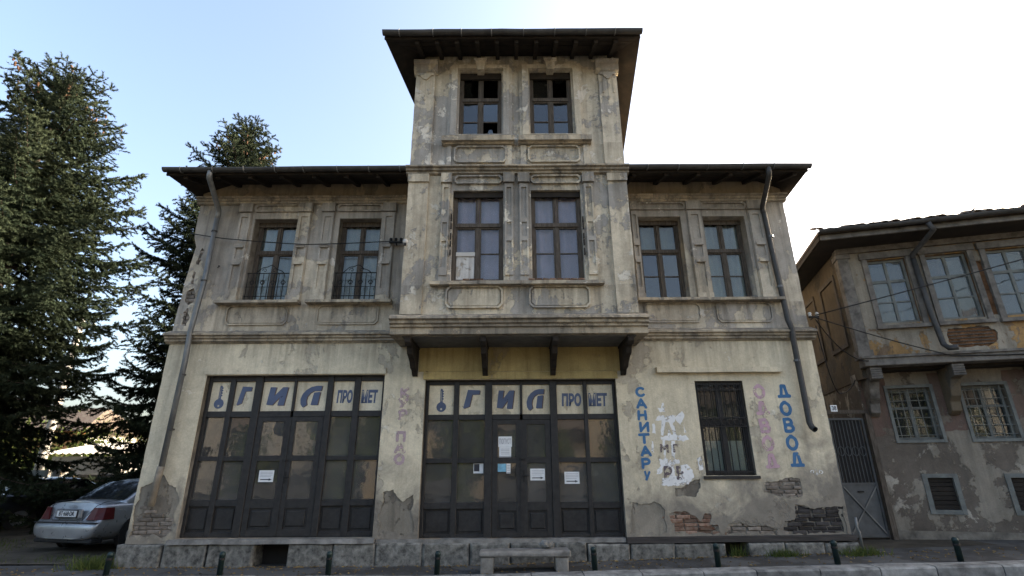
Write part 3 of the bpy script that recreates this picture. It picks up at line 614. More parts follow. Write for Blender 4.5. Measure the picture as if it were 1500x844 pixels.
# ------------------------------------------------------------------ shopfronts
def poly_obj(name, P, y, mat, parent, th=.003): return link(name, plate_mesh([P] if isinstance(P[0][0], (int, float)) else P, y-th, y, name), mat, parent)
def shopfront(X, cols, rows, doorx, Yf=.16):
    """cols: six bays (x0, x1); rows: sign, upper, lower, kick (z1, z0)."""
    x0, x1, z0, z1 = X; m = MB(); d0, d1 = Yf-.05, Yf+.06
    edges = [x0+.004]+[(cols[i][1]+cols[i+1][0])/2 for i in range(5)]+[x1-.004]
    xb = [(x0+.004, cols[0][0])]+[(cols[i][1], cols[i+1][0]) for i in range(5)]+[(cols[5][1], x1-.004)]
    for i, (a, b) in enumerate(xb):
        dd = .02 if i in (2, 4) else 0
        if i == 3: m.box(a, b, d0, d1, rows[0][1]-.0, z1-.004); continue
        m.box(a, b, d0-dd, d1, z0+.002, z1-.004, .001)
    rails = [(rows[0][0], z1-.004), (rows[1][0], rows[0][1]), (rows[2][0], rows[1][1]), (rows[3][0], rows[2][1]), (z0+.002, rows[3][1])]
    for ci in range(6):
        a, b = cols[ci]
        for ri, (lo_, hi_) in enumerate(rails):
            if ci in (2, 3) and ri >= 2: continue
            m.box(a, b, d0+.004, d1-.002, lo_, hi_, .001)
    o = m.obj('shopfront', M['frame'], house, bevel=.006)
    for ci in range(6):
        a, b = cols[ci]
        MB().box(a, b, Yf-.008, Yf+.008, rows[0][1], rows[0][0]).obj('sign_panel', M['sign'], o)
        if ci in (2, 3): continue
        for r in (1, 2): pane(a, b, rows[r][1], rows[r][0], Yf, o, M['shopglass'])
        k = MB(); k.box(a, b, Yf-.005, Yf+.02, rows[3][1], rows[3][0]); k.cham(a+.035, b-.035, Yf-.022, Yf, rows[3][1]+.04, rows[3][0]-.04, .012)
        k.obj('kick_panel', M['frame'], o)
    # the two door leaves, hung a little proud
    a0, a1 = xb[2][1], xb[4][0]; mid = (a0+a1)/2; zt = rows[1][0]; Y = Yf-.03
    for s, (a, b) in enumerate(((a0+.006, mid-.003), (mid+.003, a1-.006))):
        ga, gb_ = a+.10, b-.10; l = MB()
        l.box(a, ga, Y-.025, Y+.03, z0+.01, zt-.004); l.box(gb_, b, Y-.025, Y+.03, z0+.01, zt-.004)
        rr = [(z0+.01, rows[3][1]+.05), (rows[3][0]-.03, rows[2][1]+.01), (rows[2][0]-.005, rows[1][1]+.01), (zt-.085, zt-.004)]
        for lo_, hi_ in rr: l.box(ga, gb_, Y-.023, Y+.028, lo_, hi_)
        l.box(ga, gb_, Y-.0, Y+.02, rr[0][1], rr[1][0]); l.cham(ga+.04, gb_-.04, Y-.018, Y+.0, rr[0][1]+.04, rr[1][0]-.04, .014)
        l.obj('door_leaf', M['frame'], o, bevel=.004)
        pane(ga, gb_, rr[1][1], rr[2][0], Y, o, M['shopglass']); pane(ga, gb_, rr[2][1], rr[3][0], Y, o, M['shopglass'])
    h = MB(); h.box(mid+.02, mid+.055, Y-.033, Y-.025, 1.36, 1.56); h.tube([(mid+.038, Y-.03, 1.47), (mid+.038, Y-.075, 1.47), (mid+.13, Y-.075, 1.465)], .009, 6); h.obj('door_handle', M['iron'], o)
    MB().box(mid-.05, mid+.07, Y-.034, Y-.025, 1.73, 1.77).lathe([(.012, 0), (.02, .006), (.02, .02)], 8, (mid+.01, Y-.05, 1.75), 'y').obj('door_bolt', M['iron'], o)
    l = MB(); l.box(mid-.02, mid+.016, Y-.036, Y-.026, z0+.03, zt-.02); l.obj('door_strip', M['frame'], o)
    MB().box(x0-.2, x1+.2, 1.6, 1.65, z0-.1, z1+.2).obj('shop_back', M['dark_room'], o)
    # painted lettering: key, Г, И, Л, ПРО, МЕТ (cell coordinates 0..1)
    zs0, zs1 = rows[0][1], rows[0][0]; H = zs1-zs0; ys = Yf-.0085
    def cell(ci, P): a, b = cols[ci]; return [(a+(b-a)*u, zs0+H*(1-v)) for u, v in P]
    cx, cz = (cols[0][0]+cols[0][1])/2, zs0+H*.26; rk = H*.165; s = H
    bow = [(cx+rk*math.cos(t), cz+rk*math.sin(t)) for t in np.linspace(0, 6.283, 28, endpoint=False)]
    hole = [(cx+.035*H*math.cos(t), cz-.07*H+.035*H*math.sin(t)) for t in np.linspace(0, 6.283, 12, endpoint=False)]
    kd = link('painted_key', plate_mesh([bow, hole], ys-.0035, ys-.001, 'painted_key'), M['blue'], o)
    sh = [(cx-.045*s, cz+rk*.92), (cx-.045*s, cz+rk+.42*s), (cx-.01*s, cz+rk+.46*s), (cx+.035*s, cz+rk+.43*s)]
    for i in range(4): zt_ = cz+rk+(.40-.085*i)*s; sh += [(cx+.035*s, zt_), (cx+.075*s, zt_-.02*s), (cx+.075*s, zt_-.05*s), (cx+.04*s, zt_-.065*s)]
    sh += [(cx+.045*s, cz+rk*.92)]
    groove = [(cx-.018*s, cz+rk*1.15), (cx-.018*s, cz+rk+.38*s), (cx-.004*s, cz+rk+.38*s), (cx-.004*s, cz+rk*1.15)]
    link('painted_key', plate_mesh([sh, groove], ys-.0032, ys-.0008, 'painted_key'), M['blue'], o)
    G = [(.33, .16), (.80, .18), (.78, .32), (.50, .33), (.40, .73), (.18, .80), (.16, .77)]
    I = [(.23, .19), (.42, .19), (.375, .50), (.63, .19), (.80, .19), (.72, .81), (.52, .81), (.57, .52), (.355, .80), (.165, .78)]
    Lc = [(.80, .15), (.62, .15), (.46, .19), (.31, .29), (.20, .43), (.15, .60), (.17, .77), (.25, .88), (.37, .79), (.34, .65), (.36, .52), (.44, .40), (.55, .33), (.78, .32)]
    Ll = [(.56, .38), (.76, .36), (.71, .80), (.49, .80)]
    for ci, P in ((1, G), (2, I), (3, Lc), (3, Ll)):
        poly_obj('sign_letter', cell(ci, P), ys-.0016, M['blue'], o, .0014)
        poly_obj('letter_shadow', cell(ci, [(u+.035, v+.012) for u, v in P]), ys-.0002, M['brown'], o, .0012)
    for ci, tx, du in ((4, 'ПРО', .06), (5, 'МЕТ', -.08)):
        a, b = cols[ci]; me = text_mesh(tx, H*.5, H*.026, .06, .001)
        vx = [v.co.x for v in me.vertices]; vz = [v.co.z for v in me.vertices]; fx = .74*(b-a)/(max(vx)-min(vx)); fz = .45*H/(max(vz)-min(vz))
        me.transform(Matrix.Diagonal((fx, 1, fz, 1)) @ Matrix.Translation((-(max(vx)+min(vx))/2, 0, -(max(vz)+min(vz))/2)))
        q = link('sign_word', me, M['blue'], o); q.location = ((a+b)/2+du*(b-a), ys-.0018, zs0+H*.48)
    return o
sh_l = shopfront(SHOPS[0], [(-5.79, -5.43), (-5.33, -4.94), (-4.80, -4.20), (-4.15, -3.55), (-3.44, -3.04), (-2.92, -2.50)], [(3.20, 2.64), (2.53, 1.83), (1.75, 1.09), (.98, .56)], None)
sh_c = shopfront(SHOPS[1], [(-1.60, -1.12), (-1.02, -.53), (-.39, .135), (.185, .705), (.84, 1.345), (1.42, 1.91)], [(3.11, 2.555), (2.455, 1.775), (1.69, 1.02), (.915, .50)], None)
# ------------------------------------------------------------------ painted words on the wall
def _arc(cx, cz, rx, rz, a0, a1, n=14): return [(cx+rx*math.cos(R(a0+(a1-a0)*i/n)), cz+rz*math.sin(R(a0+(a1-a0)*i/n))) for i in range(n+1)]
STROKES = {'С': [_arc(.52, .5, .42, .48, 48, 318, 18)], 'А': [[(.06, 0), (.46, 1)], [(.46, 1), (.94, 0)], [(.2, .32), (.82, .32)]], 'Н': [[(.12, 0), (.16, 1)], [(.86, 0), (.84, 1)], [(.14, .5), (.86, .54)]],
 'И': [[(.14, 1), (.12, 0)], [(.12, .05), (.86, .95)], [(.88, 1), (.86, 0)]], 'Т': [[(.02, .96), (.98, 1)], [(.5, .98), (.48, 0)]], 'Р': [[(.18, 0), (.18, 1)], [(.18, .97), (.5, 1)]+_arc(.5, .72, .36, .28, 80, -90, 9)+[(.18, .42)]],
 'Д': [[(.22, .14), (.38, 1)], [(.38, .98), (.66, .98)], [(.64, 1), (.8, .14)], [(-.02, .1), (1.02, .12)]], 'О': [[(.58, 1.02)]+_arc(.5, .48, .42, .48, 100, 440, 24)+[(.42, 1.02)]], 'В': [[(.16, 0), (.14, 1)], [(.14, .97), (.5, 1)]+_arc(.52, .76, .26, .23, 80, -90, 9)+[(.2, .52)], [(.2, .52), (.5, .53)]+_arc(.52, .27, .34, .26, 85, -90, 9)+[(.16, .02)]],
 'К': [[(.18, 0), (.18, 1)], [(.85, 1), (.2, .5)], [(.3, .55), (.88, 0)]], 'У': [[(.1, 1), (.5, .45)], [(.92, 1), (.3, 0)]], 'П': [[(.15, 0), (.15, 1)], [(.13, .97), (.87, .97)], [(.85, 1), (.85, 0)]],
 'Л': [[(.05, 0), (.42, 1)], [(.42, .98), (.58, .98)], [(.57, 1), (.95, 0)]], 'Е': [[(.2, 0), (.2, 1)], [(.2, .97), (.85, .97)], [(.2, .52), (.78, .52)], [(.2, .03), (.85, .03)]], 'М': [[(.08, 0), (.1, 1)], [(.1, .97), (.5, .4)], [(.5, .4), (.9, .97)], [(.9, 1), (.92, 0)]], 'Г': [[(.2, 0), (.2, 1)], [(.2, .97), (.88, .97)]], 'Ф': [_arc(.5, .5, .5, .32, 0, 360, 20), [(.5, 0), (.5, 1)], [(.2, .2), (.3, .85)], [(.7, .2), (.75, .9)]]}
def brush(ch, w, h, th, y=-.0012):
    m = MB()
    for si, S in enumerate(STROKES[ch]):
        P = [Vector(((u-.5)*w, (v-.5)*h)) for u, v in S]; Q = []
        for a, b in zip(P[:-1], P[1:]): k = max(1, int((b-a).length/.03)); Q += [a.lerp(b, i/k) for i in range(k)]
        Q.append(P[-1]); L, Rr = [], []
        for i, p in enumerate(Q):
            t = (Q[min(i+1, len(Q)-1)]-Q[max(i-1, 0)]).normalized(); nn = Vector((-t.y, t.x)); r = th/2*random.uniform(.9, 1.1); L.append(p+nn*r); Rr.append(p-nn*r)
        t0 = (Q[0]-Q[1]).normalized(); t1 = (Q[-1]-Q[-2]).normalized()
        n0 = Vector((-t0.y, t0.x)); n1 = Vector((-t1.y, t1.x))
        n = len(Q); yv = lambda i: y-.0006*si-.0005*i/n; v = [(q.x, yv(i % n), q.y) for i, q in enumerate(L+Rr)]; f = [(i, i+1, n+i+1, n+i) for i in range(n-1)]
        for (c, t, nn, i0, i1) in ((Q[0], t0, n0, n, 0), (Q[-1], t1, n1, n-1, 2*n-1)):
            b0 = len(v); v += [(q.x, yv(0 if i0 == n else n-1), q.y) for q in (c-nn*th*.32*(1 if i0 == n-1 else 1)+t*th*.36, c+nn*th*.32+t*th*.36)]
            f.append((i0, i1, b0, b0+1) if i0 == n-1 else (i0, i1, b0, b0+1))
        m.add(v, f)
    return m.mesh('painted_letter')
def wall_text(chars, xc, zs, h, th, mat, w=.2, jit=.04):
    for c, x, z in zip(chars, xc, zs):
        q = link('painted_letter', brush(c, w, h, th), mat, gw); q.location = (x, -.0014, z); q.rotation_euler = (0, random.uniform(-jit, jit), 0)
wall_text('САНИТАР', [2.416, 2.417, 2.41, 2.429, 2.41, 2.42, 2.40], [2.94, 2.725, 2.51, 2.30, 2.092, 1.876, 1.663], .150, .050, M['wallblue'], .18)
link('painted_letter', plate_mesh([[(2.36, 1.38), (2.40, 1.37), (2.47, 1.52), (2.44, 1.54), (2.40, 1.46), (2.385, 1.54), (2.35, 1.53), (2.375, 1.43)]], -.0034, -.001), M['wallblue'], gw)
wall_text('ДОВОД', [5.116, 5.10, 5.103, 5.104, 5.135], [2.93, 2.619, 2.315, 2.005, 1.703], .222, .060, M['wallblue'], .20)
wall_text('ОДВОД', [4.657, 4.665, 4.658, 4.664, 4.68], [2.933, 2.622, 2.306, 1.997, 1.683], .222, .060, M['wallpink'], .20)
wall_text('КУРПАО', [-2.04, -2.058, -2.056, -2.06, -2.061, -2.063], [2.95, 2.755, 2.548, 2.156, 1.958, 1.762], .15, .055, M['wallpale'], .18)
SM = [[(2.64, 2.42), (2.70, 2.50), (3.03, 2.51), (3.01, 2.41), (2.96, 2.37), (3.02, 2.15), (3.2, 2.14), (3.23, 2.08), (3.12, 2.04), (2.94, 2.06), (2.72, 2.07), (2.71, 2.12), (2.85, 2.14), (2.90, 2.35), (2.84, 2.37), (2.76, 2.14), (2.71, 2.16), (2.76, 2.41)],
 [(2.64, 1.73), (3.0, 1.73), (3.01, 1.66), (2.9, 1.64), (2.9, 1.45), (3.0, 1.45), (3.02, 1.63), (3.14, 1.64), (3.23, 1.54), (3.23, 1.42), (3.13, 1.31), (2.95, 1.29), (2.76, 1.28), (2.64, 1.3), (2.66, 1.40), (2.80, 1.42), (2.84, 1.58), (2.72, 1.62), (2.66, 1.5), (2.58, 1.48), (2.59, 1.57), (2.66, 1.62)],
 [(3.02, 2.46), (3.16, 2.59), (3.2, 2.5), (3.14, 2.4), (3.19, 2.19), (3.14, 2.18), (3.09, 2.35), (3.05, 2.38)], [(3.33, 1.75), (3.40, 1.78), (3.42, 1.55), (3.35, 1.54)],
 [(2.71, 2.65), (2.78, 2.63), (2.80, 2.74), (2.83, 2.74), (2.85, 2.56), (2.73, 2.57)], [(2.90, 2.055), (2.96, 2.055), (2.93, 1.735), (2.87, 1.735)], [(2.54, 2.04), (2.57, 2.04), (2.57, 1.85), (2.52, 1.86)],
 [(2.74, 2.065), (2.78, 2.065), (2.77, 1.735), (2.74, 1.735)], [(2.58, 2.36), (2.63, 2.36), (2.63, 2.18), (2.57, 2.19)]]
for P in SM: link('paint_smear', plate_mesh([rough_poly(P, .03, .012)], -.0011, -.0003), M['white'], gw)
M['smudge'] = paint('purple_old_letters', (.15, .12, .125), .515, 16)
_z = -.004
wall_text('РЕ', [2.78, 3.0], [1.5, 1.5], .2, .05, M['smudge'], .15)
wall_text('МГ', [2.76, 2.98], [1.92, 1.92], .12, .04, M['smudge'], .15)
wall_text('ЛИ', [2.86, 3.08], [2.27, 2.27], .19, .045, M['ground'], .15)
wall_text('Ф', [5.45], [1.5], .11, .014, M['white'], .22)

# ------------------------------------------------------------------ notices taped on the glass
def notice(x, z, w, h, label, kind, Y=.125, rot=0, grp='paper notices taped inside the shop glass'):
    t = thing('paper_notice', label, 'notice', (x, Y, z), 0, grp); t.rotation_euler = (0, rot, 0)
    MB().box(-w/2, w/2, -.001, .001, -h/2, h/2).obj('sheet', M['paper'] if kind != 'blue' else M['sky_print'], t)
    pr = MB()
    if kind == 'arrow':
        for i in range(4): pr.box(-w*.42, w*.42*(1-.25*(i == 3)), -.0022, -.0012, h*(.34-.13*i)-.003, h*(.34-.13*i)+.004)
        pr.obj('printed_lines', M['greyink'], t)
        a = MB().box(-w*.38, w*.22, -.0024, -.0012, -h*.33, -h*.25); a.add([(w*.2, -.0024, -h*.40), (w*.40, -.0024, -h*.29), (w*.2, -.0024, -h*.18)], [(0, 1, 2)]); a.obj('printed_arrow', M['ink'], t)
    if kind == 'sale':
        q = link('printed_word', text_mesh('ПОПУСТ', .125, .002, 0, .0006, .42), M['greyink'], t); q.location = (0, -.002, .0)
    if kind == 'lines':
        for i in range(4): pr.box(-w*.36, w*.36, -.0022, -.0012, h*(.3-.16*i)-.004, h*(.3-.16*i)+.004)
        pr.box(-w*.5, w*.5, -.0022, -.0012, -h*.48, -h*.38); pr.obj('printed_lines', M['greyink'], t)
    if kind == 'photo':
        pr.cham(-w*.45, w*.1, -.0024, -.0012, -h*.3, h*.45, .0003); pr.obj('printed_picture', M['ink'], t)
    return t
notice(-4.49, 1.485, .27, .20, 'white paper notice with black arrow on the left shop door', 'arrow')
notice(-.145, 2.06, .25, .185, 'white paper with a large printed word, upper sheet on the center door', 'sale', .123)
notice(-.145, 1.875, .22, .18, 'small crumpled white sheet directly below the large-word paper on the center door', 'lines', .121)
notice(-.205, 1.605, .15, .14, 'light blue printed card at the top of the center door lower pane', 'blue', .123)
notice(-.085, 1.59, .075, .17, 'narrow white slip beside the light blue card on the center door', 'lines', .124)
notice(.445, 1.485, .265, .20, 'white paper notice with black arrow on the right leaf of the center door', 'arrow', .123)
notice(1.07, 1.425, .27, .205, 'white paper notice with black arrow on the fixed pane right of the center door', 'arrow', .154)
notice(-.635, 1.595, .18, .17, 'white sheet with a dark picture on the pane left of the center door', 'photo', .154)

# ------------------------------------------------------------------ roofs
def roof(A, B, ridge, back, depth_y, th, wall_y, wall_x0, wall_x1, nraft, rd, skip=None, tile_gap=.2, tx=None):
    (ax, ay, az), (bx, by, bz) = A, B
    E_, F_ = (ax+SK*(back-ay), back, az), (bx+SK*(back-by), back, bz)
    R1, R2 = ridge
    m = MB()
    for q in ([A, B, R2, R1], [A, R1, E_], [B, F_, R2], [E_, R1, R2, F_]): m.slab(q, th)
    o = m.obj('roof', M['tile'], house)
    b = MB(); d = .035
    dn = lambda p: (p[0], p[1], p[2]-th-.003)
    for q in ([A, B, R2, R1], [A, R1, E_], [B, F_, R2]): b.slab([dn(p) for p in q], .02)
    b.obj('roof_boarding', M['rafter'], o)
    sl = (R1[2]-az)/(R1[1]-ay)
    for i in range(nraft):
        x = wall_x0+.12+(wall_x1-wall_x0-.24)*i/(nraft-1)
        if skip and skip[0] < x < skip[1]: continue
        y0, y1 = ay+.06, wall_y+.05; z0, z1 = az+(y0-ay)*sl-th-.025, az+(y1-ay)*sl-th-.025
        MB().slab([(x-.04, y0, z0), (x+.04, y0, z0), (x+.04, y1, z1), (x-.04, y1, z1)], rd).obj('rafter', M['rafter'], o)
    # boards of the eaves seen from below
    nb_ = 5; L = wall_y-ay
    for k in range(nb_):
        y0, y1 = ay+.02+L*k/nb_, ay+.02+L*(k+1)/nb_-.012
        z0, z1 = az+(y0-ay)*sl-th-.024, az+(y1-ay)*sl-th-.024+random.uniform(-.006, .004)
        MB().slab([(ax+.05, y0, z0), (bx-.05, y0, z0), (bx-.05, y1, z1), (ax+.05, y1, z1)], .012).obj('eave_board', M['rafter'], o)
    fa = MB(); fa.box(ax+.0, bx-.0, ay-.004, ay+.03, az-th-.05, az+.012); fa.obj('fascia', M['rafter'], o)
    gm = MB(); n = 8; v = []; gx = np.linspace(ax-.02, bx+.02, 14)
    for x in gx:
        sag = random.uniform(-.008, .008)
        for k in range(n+1):
            t = math.pi*k/n; v.append((x, ay-.075-.07*math.cos(t), az-.01-.075*math.sin(t)+sag))
        v.append((x, ay-.012, az-.01+sag)); v.append((x, ay-.075, az-.075+sag)); v.append((x, ay-.138, az-.01+sag))
    mm = n+4
    gm.add(v, [(i*mm+k, (i+1)*mm+k, (i+1)*mm+(k+1) % mm, i*mm+(k+1) % mm) for i in range(len(gx)-1) for k in range(mm)]+[tuple(range(mm)), tuple((len(gx)-1)*mm+k for k in reversed(range(mm)))])
    gm.obj('gutter', M['gutter'], o)
    gb_m = None; x = ax+.35
    while x < bx-.2:
        if not (skip and skip[0] < x < skip[1]):
            if gb_m is None:
                q = MB(); q.tube([(0, -.07-.08*math.cos(t), -.01-.083*math.sin(t)) for t in np.linspace(0, math.pi, 9)], .010, 5); gb_m = q.mesh('gutter_bracket'); gb_m.materials.append(M['pipe'])
            g_ = link('gutter_bracket', gb_m, None, o); g_.location = (x+random.uniform(-.05, .05), ay-.005, az)
        x += .62
    # first row of clay pantiles along the eaves
    tm = MB(); v = []; n = 6
    for y in (0, .38):
        for rr in (.085, .07):
            for k in range(n+1):
                t = math.pi*k/n; v.append((rr*math.cos(t), y, rr*.75*math.sin(t)+y*sl+(.02 if y else 0)))
    s = n+1; f = []
    for k in range(n): f += [(k, k+1, 2*s+k+1, 2*s+k), (s+k, 3*s+k, 3*s+k+1, s+k+1), (k, s+k, s+k+1, k+1), (2*s+k, 2*s+k+1, 3*s+k+1, 3*s+k)]
    f += [(0, 2*s, 3*s, s), (n, s+n, 3*s+n, 2*s+n)]
    tme = tm.add(v, f).mesh('roof_tile', True); tme.materials.append(M['tile'])
    x = ax+.08
    while x < bx-.05:
        if not (skip and skip[0]+.15 < x < skip[1]-.15):
            q = link('roof_tile', tme, None, o); q.location = (x, ay-.0+random.uniform(-.015, .015), az-.02+random.uniform(-.008, .008)); q.rotation_euler = (random.uniform(-.03, .03), random.uniform(-.06, .06), 0)
        x += tile_gap
    return o
A, B = (-6.94, -.86, 7.295), (5.97, -.86, 7.295)
r1 = roof(A, B, ((-1.5, 4.4, 9.05), (2.2, 4.4, 9.05)), 9.5, 0, .06, .0, XL, XR, 20, .09, skip=(BX0-.02, BX1+.02))
r2 = roof((-2.55, -1.72, 9.90), (2.63, -1.72, 9.90), ((.3, 1.1, 10.9), (.75, 1.1, 10.9)), 4.0, 0, .06, BY, BX0, BX1, 11, .11)
# downpipes
pl = MB(); pl.tube([(-6.02, -.93, 7.28), (-6.02, -.93, 7.13), (-6.03, -.90, 7.09), (-6.20, -.14, 6.78), (-6.215, -.10, 6.70), (-6.22, -.10, 6.60)], .052, 10); pl.tube([(-6.22, -.10, 6.6), (-6.215, -.10, 5.2), (-6.245, -.16, 4.1), (-6.25, -.12, 3.6), (-6.285, -.10, 1.62)], .05, 10)
pl = pl.obj('downpipe', M['pipe'], house, True)
for z in (6.3, 5.2, 3.3, 2.3): MB().lathe([(.055, -.015), (.058, -.015), (.058, .015), (.055, .015)], 10, (-6.22-(.03 if z < 4 else 0), -.105, z)).obj('pipe_clamp', M['gutter'], pl)
pl2 = MB(); pl2.tube([(-6.29, -.10, 1.66), (-6.30, -.10, 1.56), (-6.33, -.10, 1.0)], .058, 10); pl2.obj('downpipe', M['oldpipe'], house, True)
pr = MB(); pr.tube([(5.14, -.93, 7.28), (5.14, -.93, 7.12), (5.15, -.90, 7.08), (5.32, -.14, 6.80), (5.335, -.10, 6.72), (5.34, -.10, 6.64)], .052, 10); pr.tube([(5.345, -.10, 6.64), (5.37, -.10, 5.5), (5.40, -.12, 4.3), (5.42, -.16, 4.12), (5.43, -.12, 3.9), (5.44, -.10, 2.35), (5.45, -.13, 2.27), (5.46, -.2, 2.22)], .053, 10, cap=False)
pr = pr.obj('downpipe', M['gutter'], house, True)
for z in (6.1, 5.0, 3.5): MB().lathe([(.057, -.02), (.063, -.02), (.063, .02), (.057, .02)], 10, (5.36+(.07 if z < 4 else .02), -.105, z)).obj('pipe_clamp', M['pipe'], pr)
# ------------------------------------------------------------------ small things on the house front
def cable(name, pts, label, r=.011, sag=0, cat='cable', group=None):
    P = []
    for a, b in zip(pts[:-1], pts[1:]):
        a, b = Vector(a), Vector(b); n = 12
        for i in range(n): t = i/n; p = a.lerp(b, t); p.z -= sag*4*t*(1-t)*(b-a).length; P.append(p)
    P.append(Vector(pts[-1]))
    return tag(MB().tube(P, r, 5).obj(name, M['iron'], None, True), label, cat, group)
cable('overhead_cable', [(-6.72, -.08, 6.27), (-5.99, -.12, 6.13), (-4.26, -.12, 5.98), (-2.40, -.12, 6.05)], 'thin black cable strung across the left wing windows', sag=.006)
def insulator(x, y, z, label, n=2, s=1.):
    t = thing('cable_insulator', label, 'insulator', (x, y, z))
    MB().box(-.09*s, .09*s, -.03, .03, -.015, .015).tube([(0, .0, 0), (0, .12, -.02)], .012, 6).obj('bracket', M['iron'], t)
    for k in range(n):
        dx = (-.07+.14*k/max(1, n-1))*s
        MB().lathe([(.008, -.01), (.02, .015), (.034, .03), (.024, .05), (.034, .065), (.028, .09), (.01, .10)], 10, (dx, 0, 0)).obj('porcelain', M['iron'] if n == 3 else M['curtain_w'], t)
    return t
insulator(-2.40, -.12, 6.02, 'black cluster of cable insulators at the right end of the left wing', 3, 1.5)
insulator(5.93, -.10, 4.36, 'pale cable insulators on the house corner facing the right neighbour', 2)
t = thing('wall_socket', 'small white round fitting on the left edge of the projecting bay', 'fitting', (-2.0, BY-.03, 5.63))
MB().lathe([(.045, .0), (.05, -.02), (.03, -.045), (.01, -.05)], 12, (0, 0, 0), 'y').obj('cap', M['curtain_w'], t); MB().box(-.018, .018, -.04, .0, -.09, -.04).obj('pin', M['iron'], t)
t = thing('hook', 'rusty iron hook on the left wing beside the downpipe', 'hook', (-6.02, -.01, 5.55)); 
MB().tube([(0, 0, 0), (0, -.05, 0), (.02, -.07, -.03), (0, -.06, -.06)], .008, 6).obj('bent_rod', M['iron'], t)
cable('overhead_cable', [(5.93, -.16, 4.38), (12.5, -1.6, 5.95)], 'straight cable rising to the right across the neighbour upper windows', .011, .004)
cable('overhead_cable', [(5.93, -.14, 4.34), (8.62, .12, 3.62), (12.4, -.9, 3.62)], 'cable running down to the right neighbour and along its jetty beam', .011, .012)
cable('overhead_cable', [(5.95, -.10, 4.32), (6.6, .2, 3.72), (7.3, .55, 3.62)], 'short slack cable looping from the house corner to the neighbour corner', .012, .08)
cable('overhead_cable', [(5.96, -.05, 4.2), (6.2, .2, 3.2), (6.7, .8, 3.0), (7.2, 1.0, 3.3)], 'lowest drooping cable in the gap above the gate', .012, .12)
t = thing('house_number_plate', 'small white house number plate at the right corner beside the gate', 'number plate', (6.04, .06, 2.62))
MB().cham(-.06, .06, -.004, .01, -.06, .06, .003).obj('plate', M['paper'], t); q = link('number', text_mesh('38', .11, .002, 0, .001, .8), M['ink'], t); q.location = (0, -.006, 0)

# ------------------------------------------------------------------ step, stone, bollards
st = thing('stone_step', 'worn grey stone slab step on two blocks before the central shop door', 'step', (.17, -.74, gz(.2)))
v0 = gz(.2)
MB().cham(-.71, .71, -.19, .20, .215-.0, .30, .015, .012).obj('slab', M['ledge'], st, bevel=.008)
for sx in (-.58, .58): MB().cham(sx-.1, sx+.1, -.17, .18, -.02, .213, .012, .01).obj('block', M['ledge'], st, bevel=.006)
def rock(r, seed):
    rr = random.Random(seed); bm = bmesh.new(); bmesh.ops.create_icosphere(bm, subdivisions=2, radius=r)
    for v in bm.verts: v.co *= 1+rr.uniform(-.16, .16); v.co.z *= .62
    me = bpy.data.meshes.new('rock'); bm.to_mesh(me); bm.free(); return me
o = tag(link('loose_stone', rock(.10, 3), M['kerb']), 'loose pale rock lying at the back of the stone slab step', 'stone'); o.location = (.52, -.62, v0+.36)
bl = thing('bollard', 'b', 'bollard', group='green bollards along the kerb')
MB().lathe([(.043, -.05), (.043, .275), (.046, .277), (.046, .30), (.040, .318), (.022, .332), (0.002, .336)], 14).obj('post', M['bollard'], bl, True)
MB().lathe([(.0445, .215), (.0465, .22), (.0465, .242), (.0445, .247)], 14).obj('ring', M['iron'], bl)
BL = [(-6.38, 'leftmost green bollard, by the left corner of the old house'), (-4.58, 'green bollard in front of the left shopfront, before its left half'), (-2.88, 'green bollard in front of the right end of the left shopfront'),
      (-1.19, 'green bollard just left of the stone step'), (1.25, 'green bollard just right of the stone step'), (3.14, 'green bollard before the cellar opening below the barred window'),
      (4.92, 'green bollard before the sooty brick patch near the gate'), (6.72, 'rightmost dark bollard, standing before the neighbour house')]
for i, (x, lb) in enumerate(BL):
    o = bl if i == 0 else copy_tree(bl); o['label'] = lb; o.location = (x, yk(x)+.10, gz(x)); o.rotation_euler = (random.uniform(-.02, .03), random.uniform(-.03, .03), 0)

# ------------------------------------------------------------------ metal gate
g_y = 1.2; gt = thing('metal_gate', 'narrow grey sheet metal gate with barred top between the two houses', 'gate', (6.92, g_y, .26))
M['gate'] = simple('grey_gate_paint', (.085, .09, .092), .6, .3, var=.35, scale=5, bump=.2)
f = MB(); f.box(-.37, -.33, -.02, .02, .03, 2.28).box(.33, .37, -.02, .02, .03, 2.28).box(-.33, .33, -.018, .018, .03, .07).box(-.33, .33, -.018, .018, .98, 1.02).box(-.33, .33, -.018, .018, 2.24, 2.28)
f.obj('gate_frame', M['gate'], gt)
MB().box(-.33, .33, -.004, .004, .07, .98).obj('sheet_panel', M['gate'], gt)
for a, b in (((-.33, .95), (.33, .10)), ((-.33, .10), (.33, .95))): MB().slab([(a[0], -.012, a[1]-.02), (b[0], -.012, b[1]-.02), (b[0], -.012, b[1]+.02), (a[0], -.012, a[1]+.02)], .012 if a[1] > .5 else .008, (0, -1, 0)).obj('brace', M['pipe'], gt)
for k in range(9): MB().tube([(-.29+.0725*k, 0, 1.02), (-.29+.0725*k, 0, 2.24)], .009, 6).obj('bar', M['gate'], gt)
for k in range(4):
    x = -.22+.147*k; MB().tube([(x+.06*math.cos(t), -.012, 1.62+.09*math.sin(t)) for t in np.linspace(0, 6.28, 17)], .008, 5).obj('scroll', M['gate'], gt)
MB().box(-.30, .30, .02, .024, 1.02, 2.24).obj('dark_backing', M['dark_room'], gt)  # solid near-black sheet behind the upper bars
MB().box(-.06, .06, -.026, -.018, .84, .87).obj('letter_slot', M['iron'], gt)
gp = thing('gate_post', 'weathered wooden frame post of the narrow gate against the neighbour house', 'post', (7.37, 1.16, .26))
MB().box(-.06, .05, -.05, .05, 0, 2.36, .004).obj('post', M['wood'], gp); MB().box(-.95, .1, -.04, .06, 2.362, 2.44, .004).obj('lintel', M['wood'], gp)
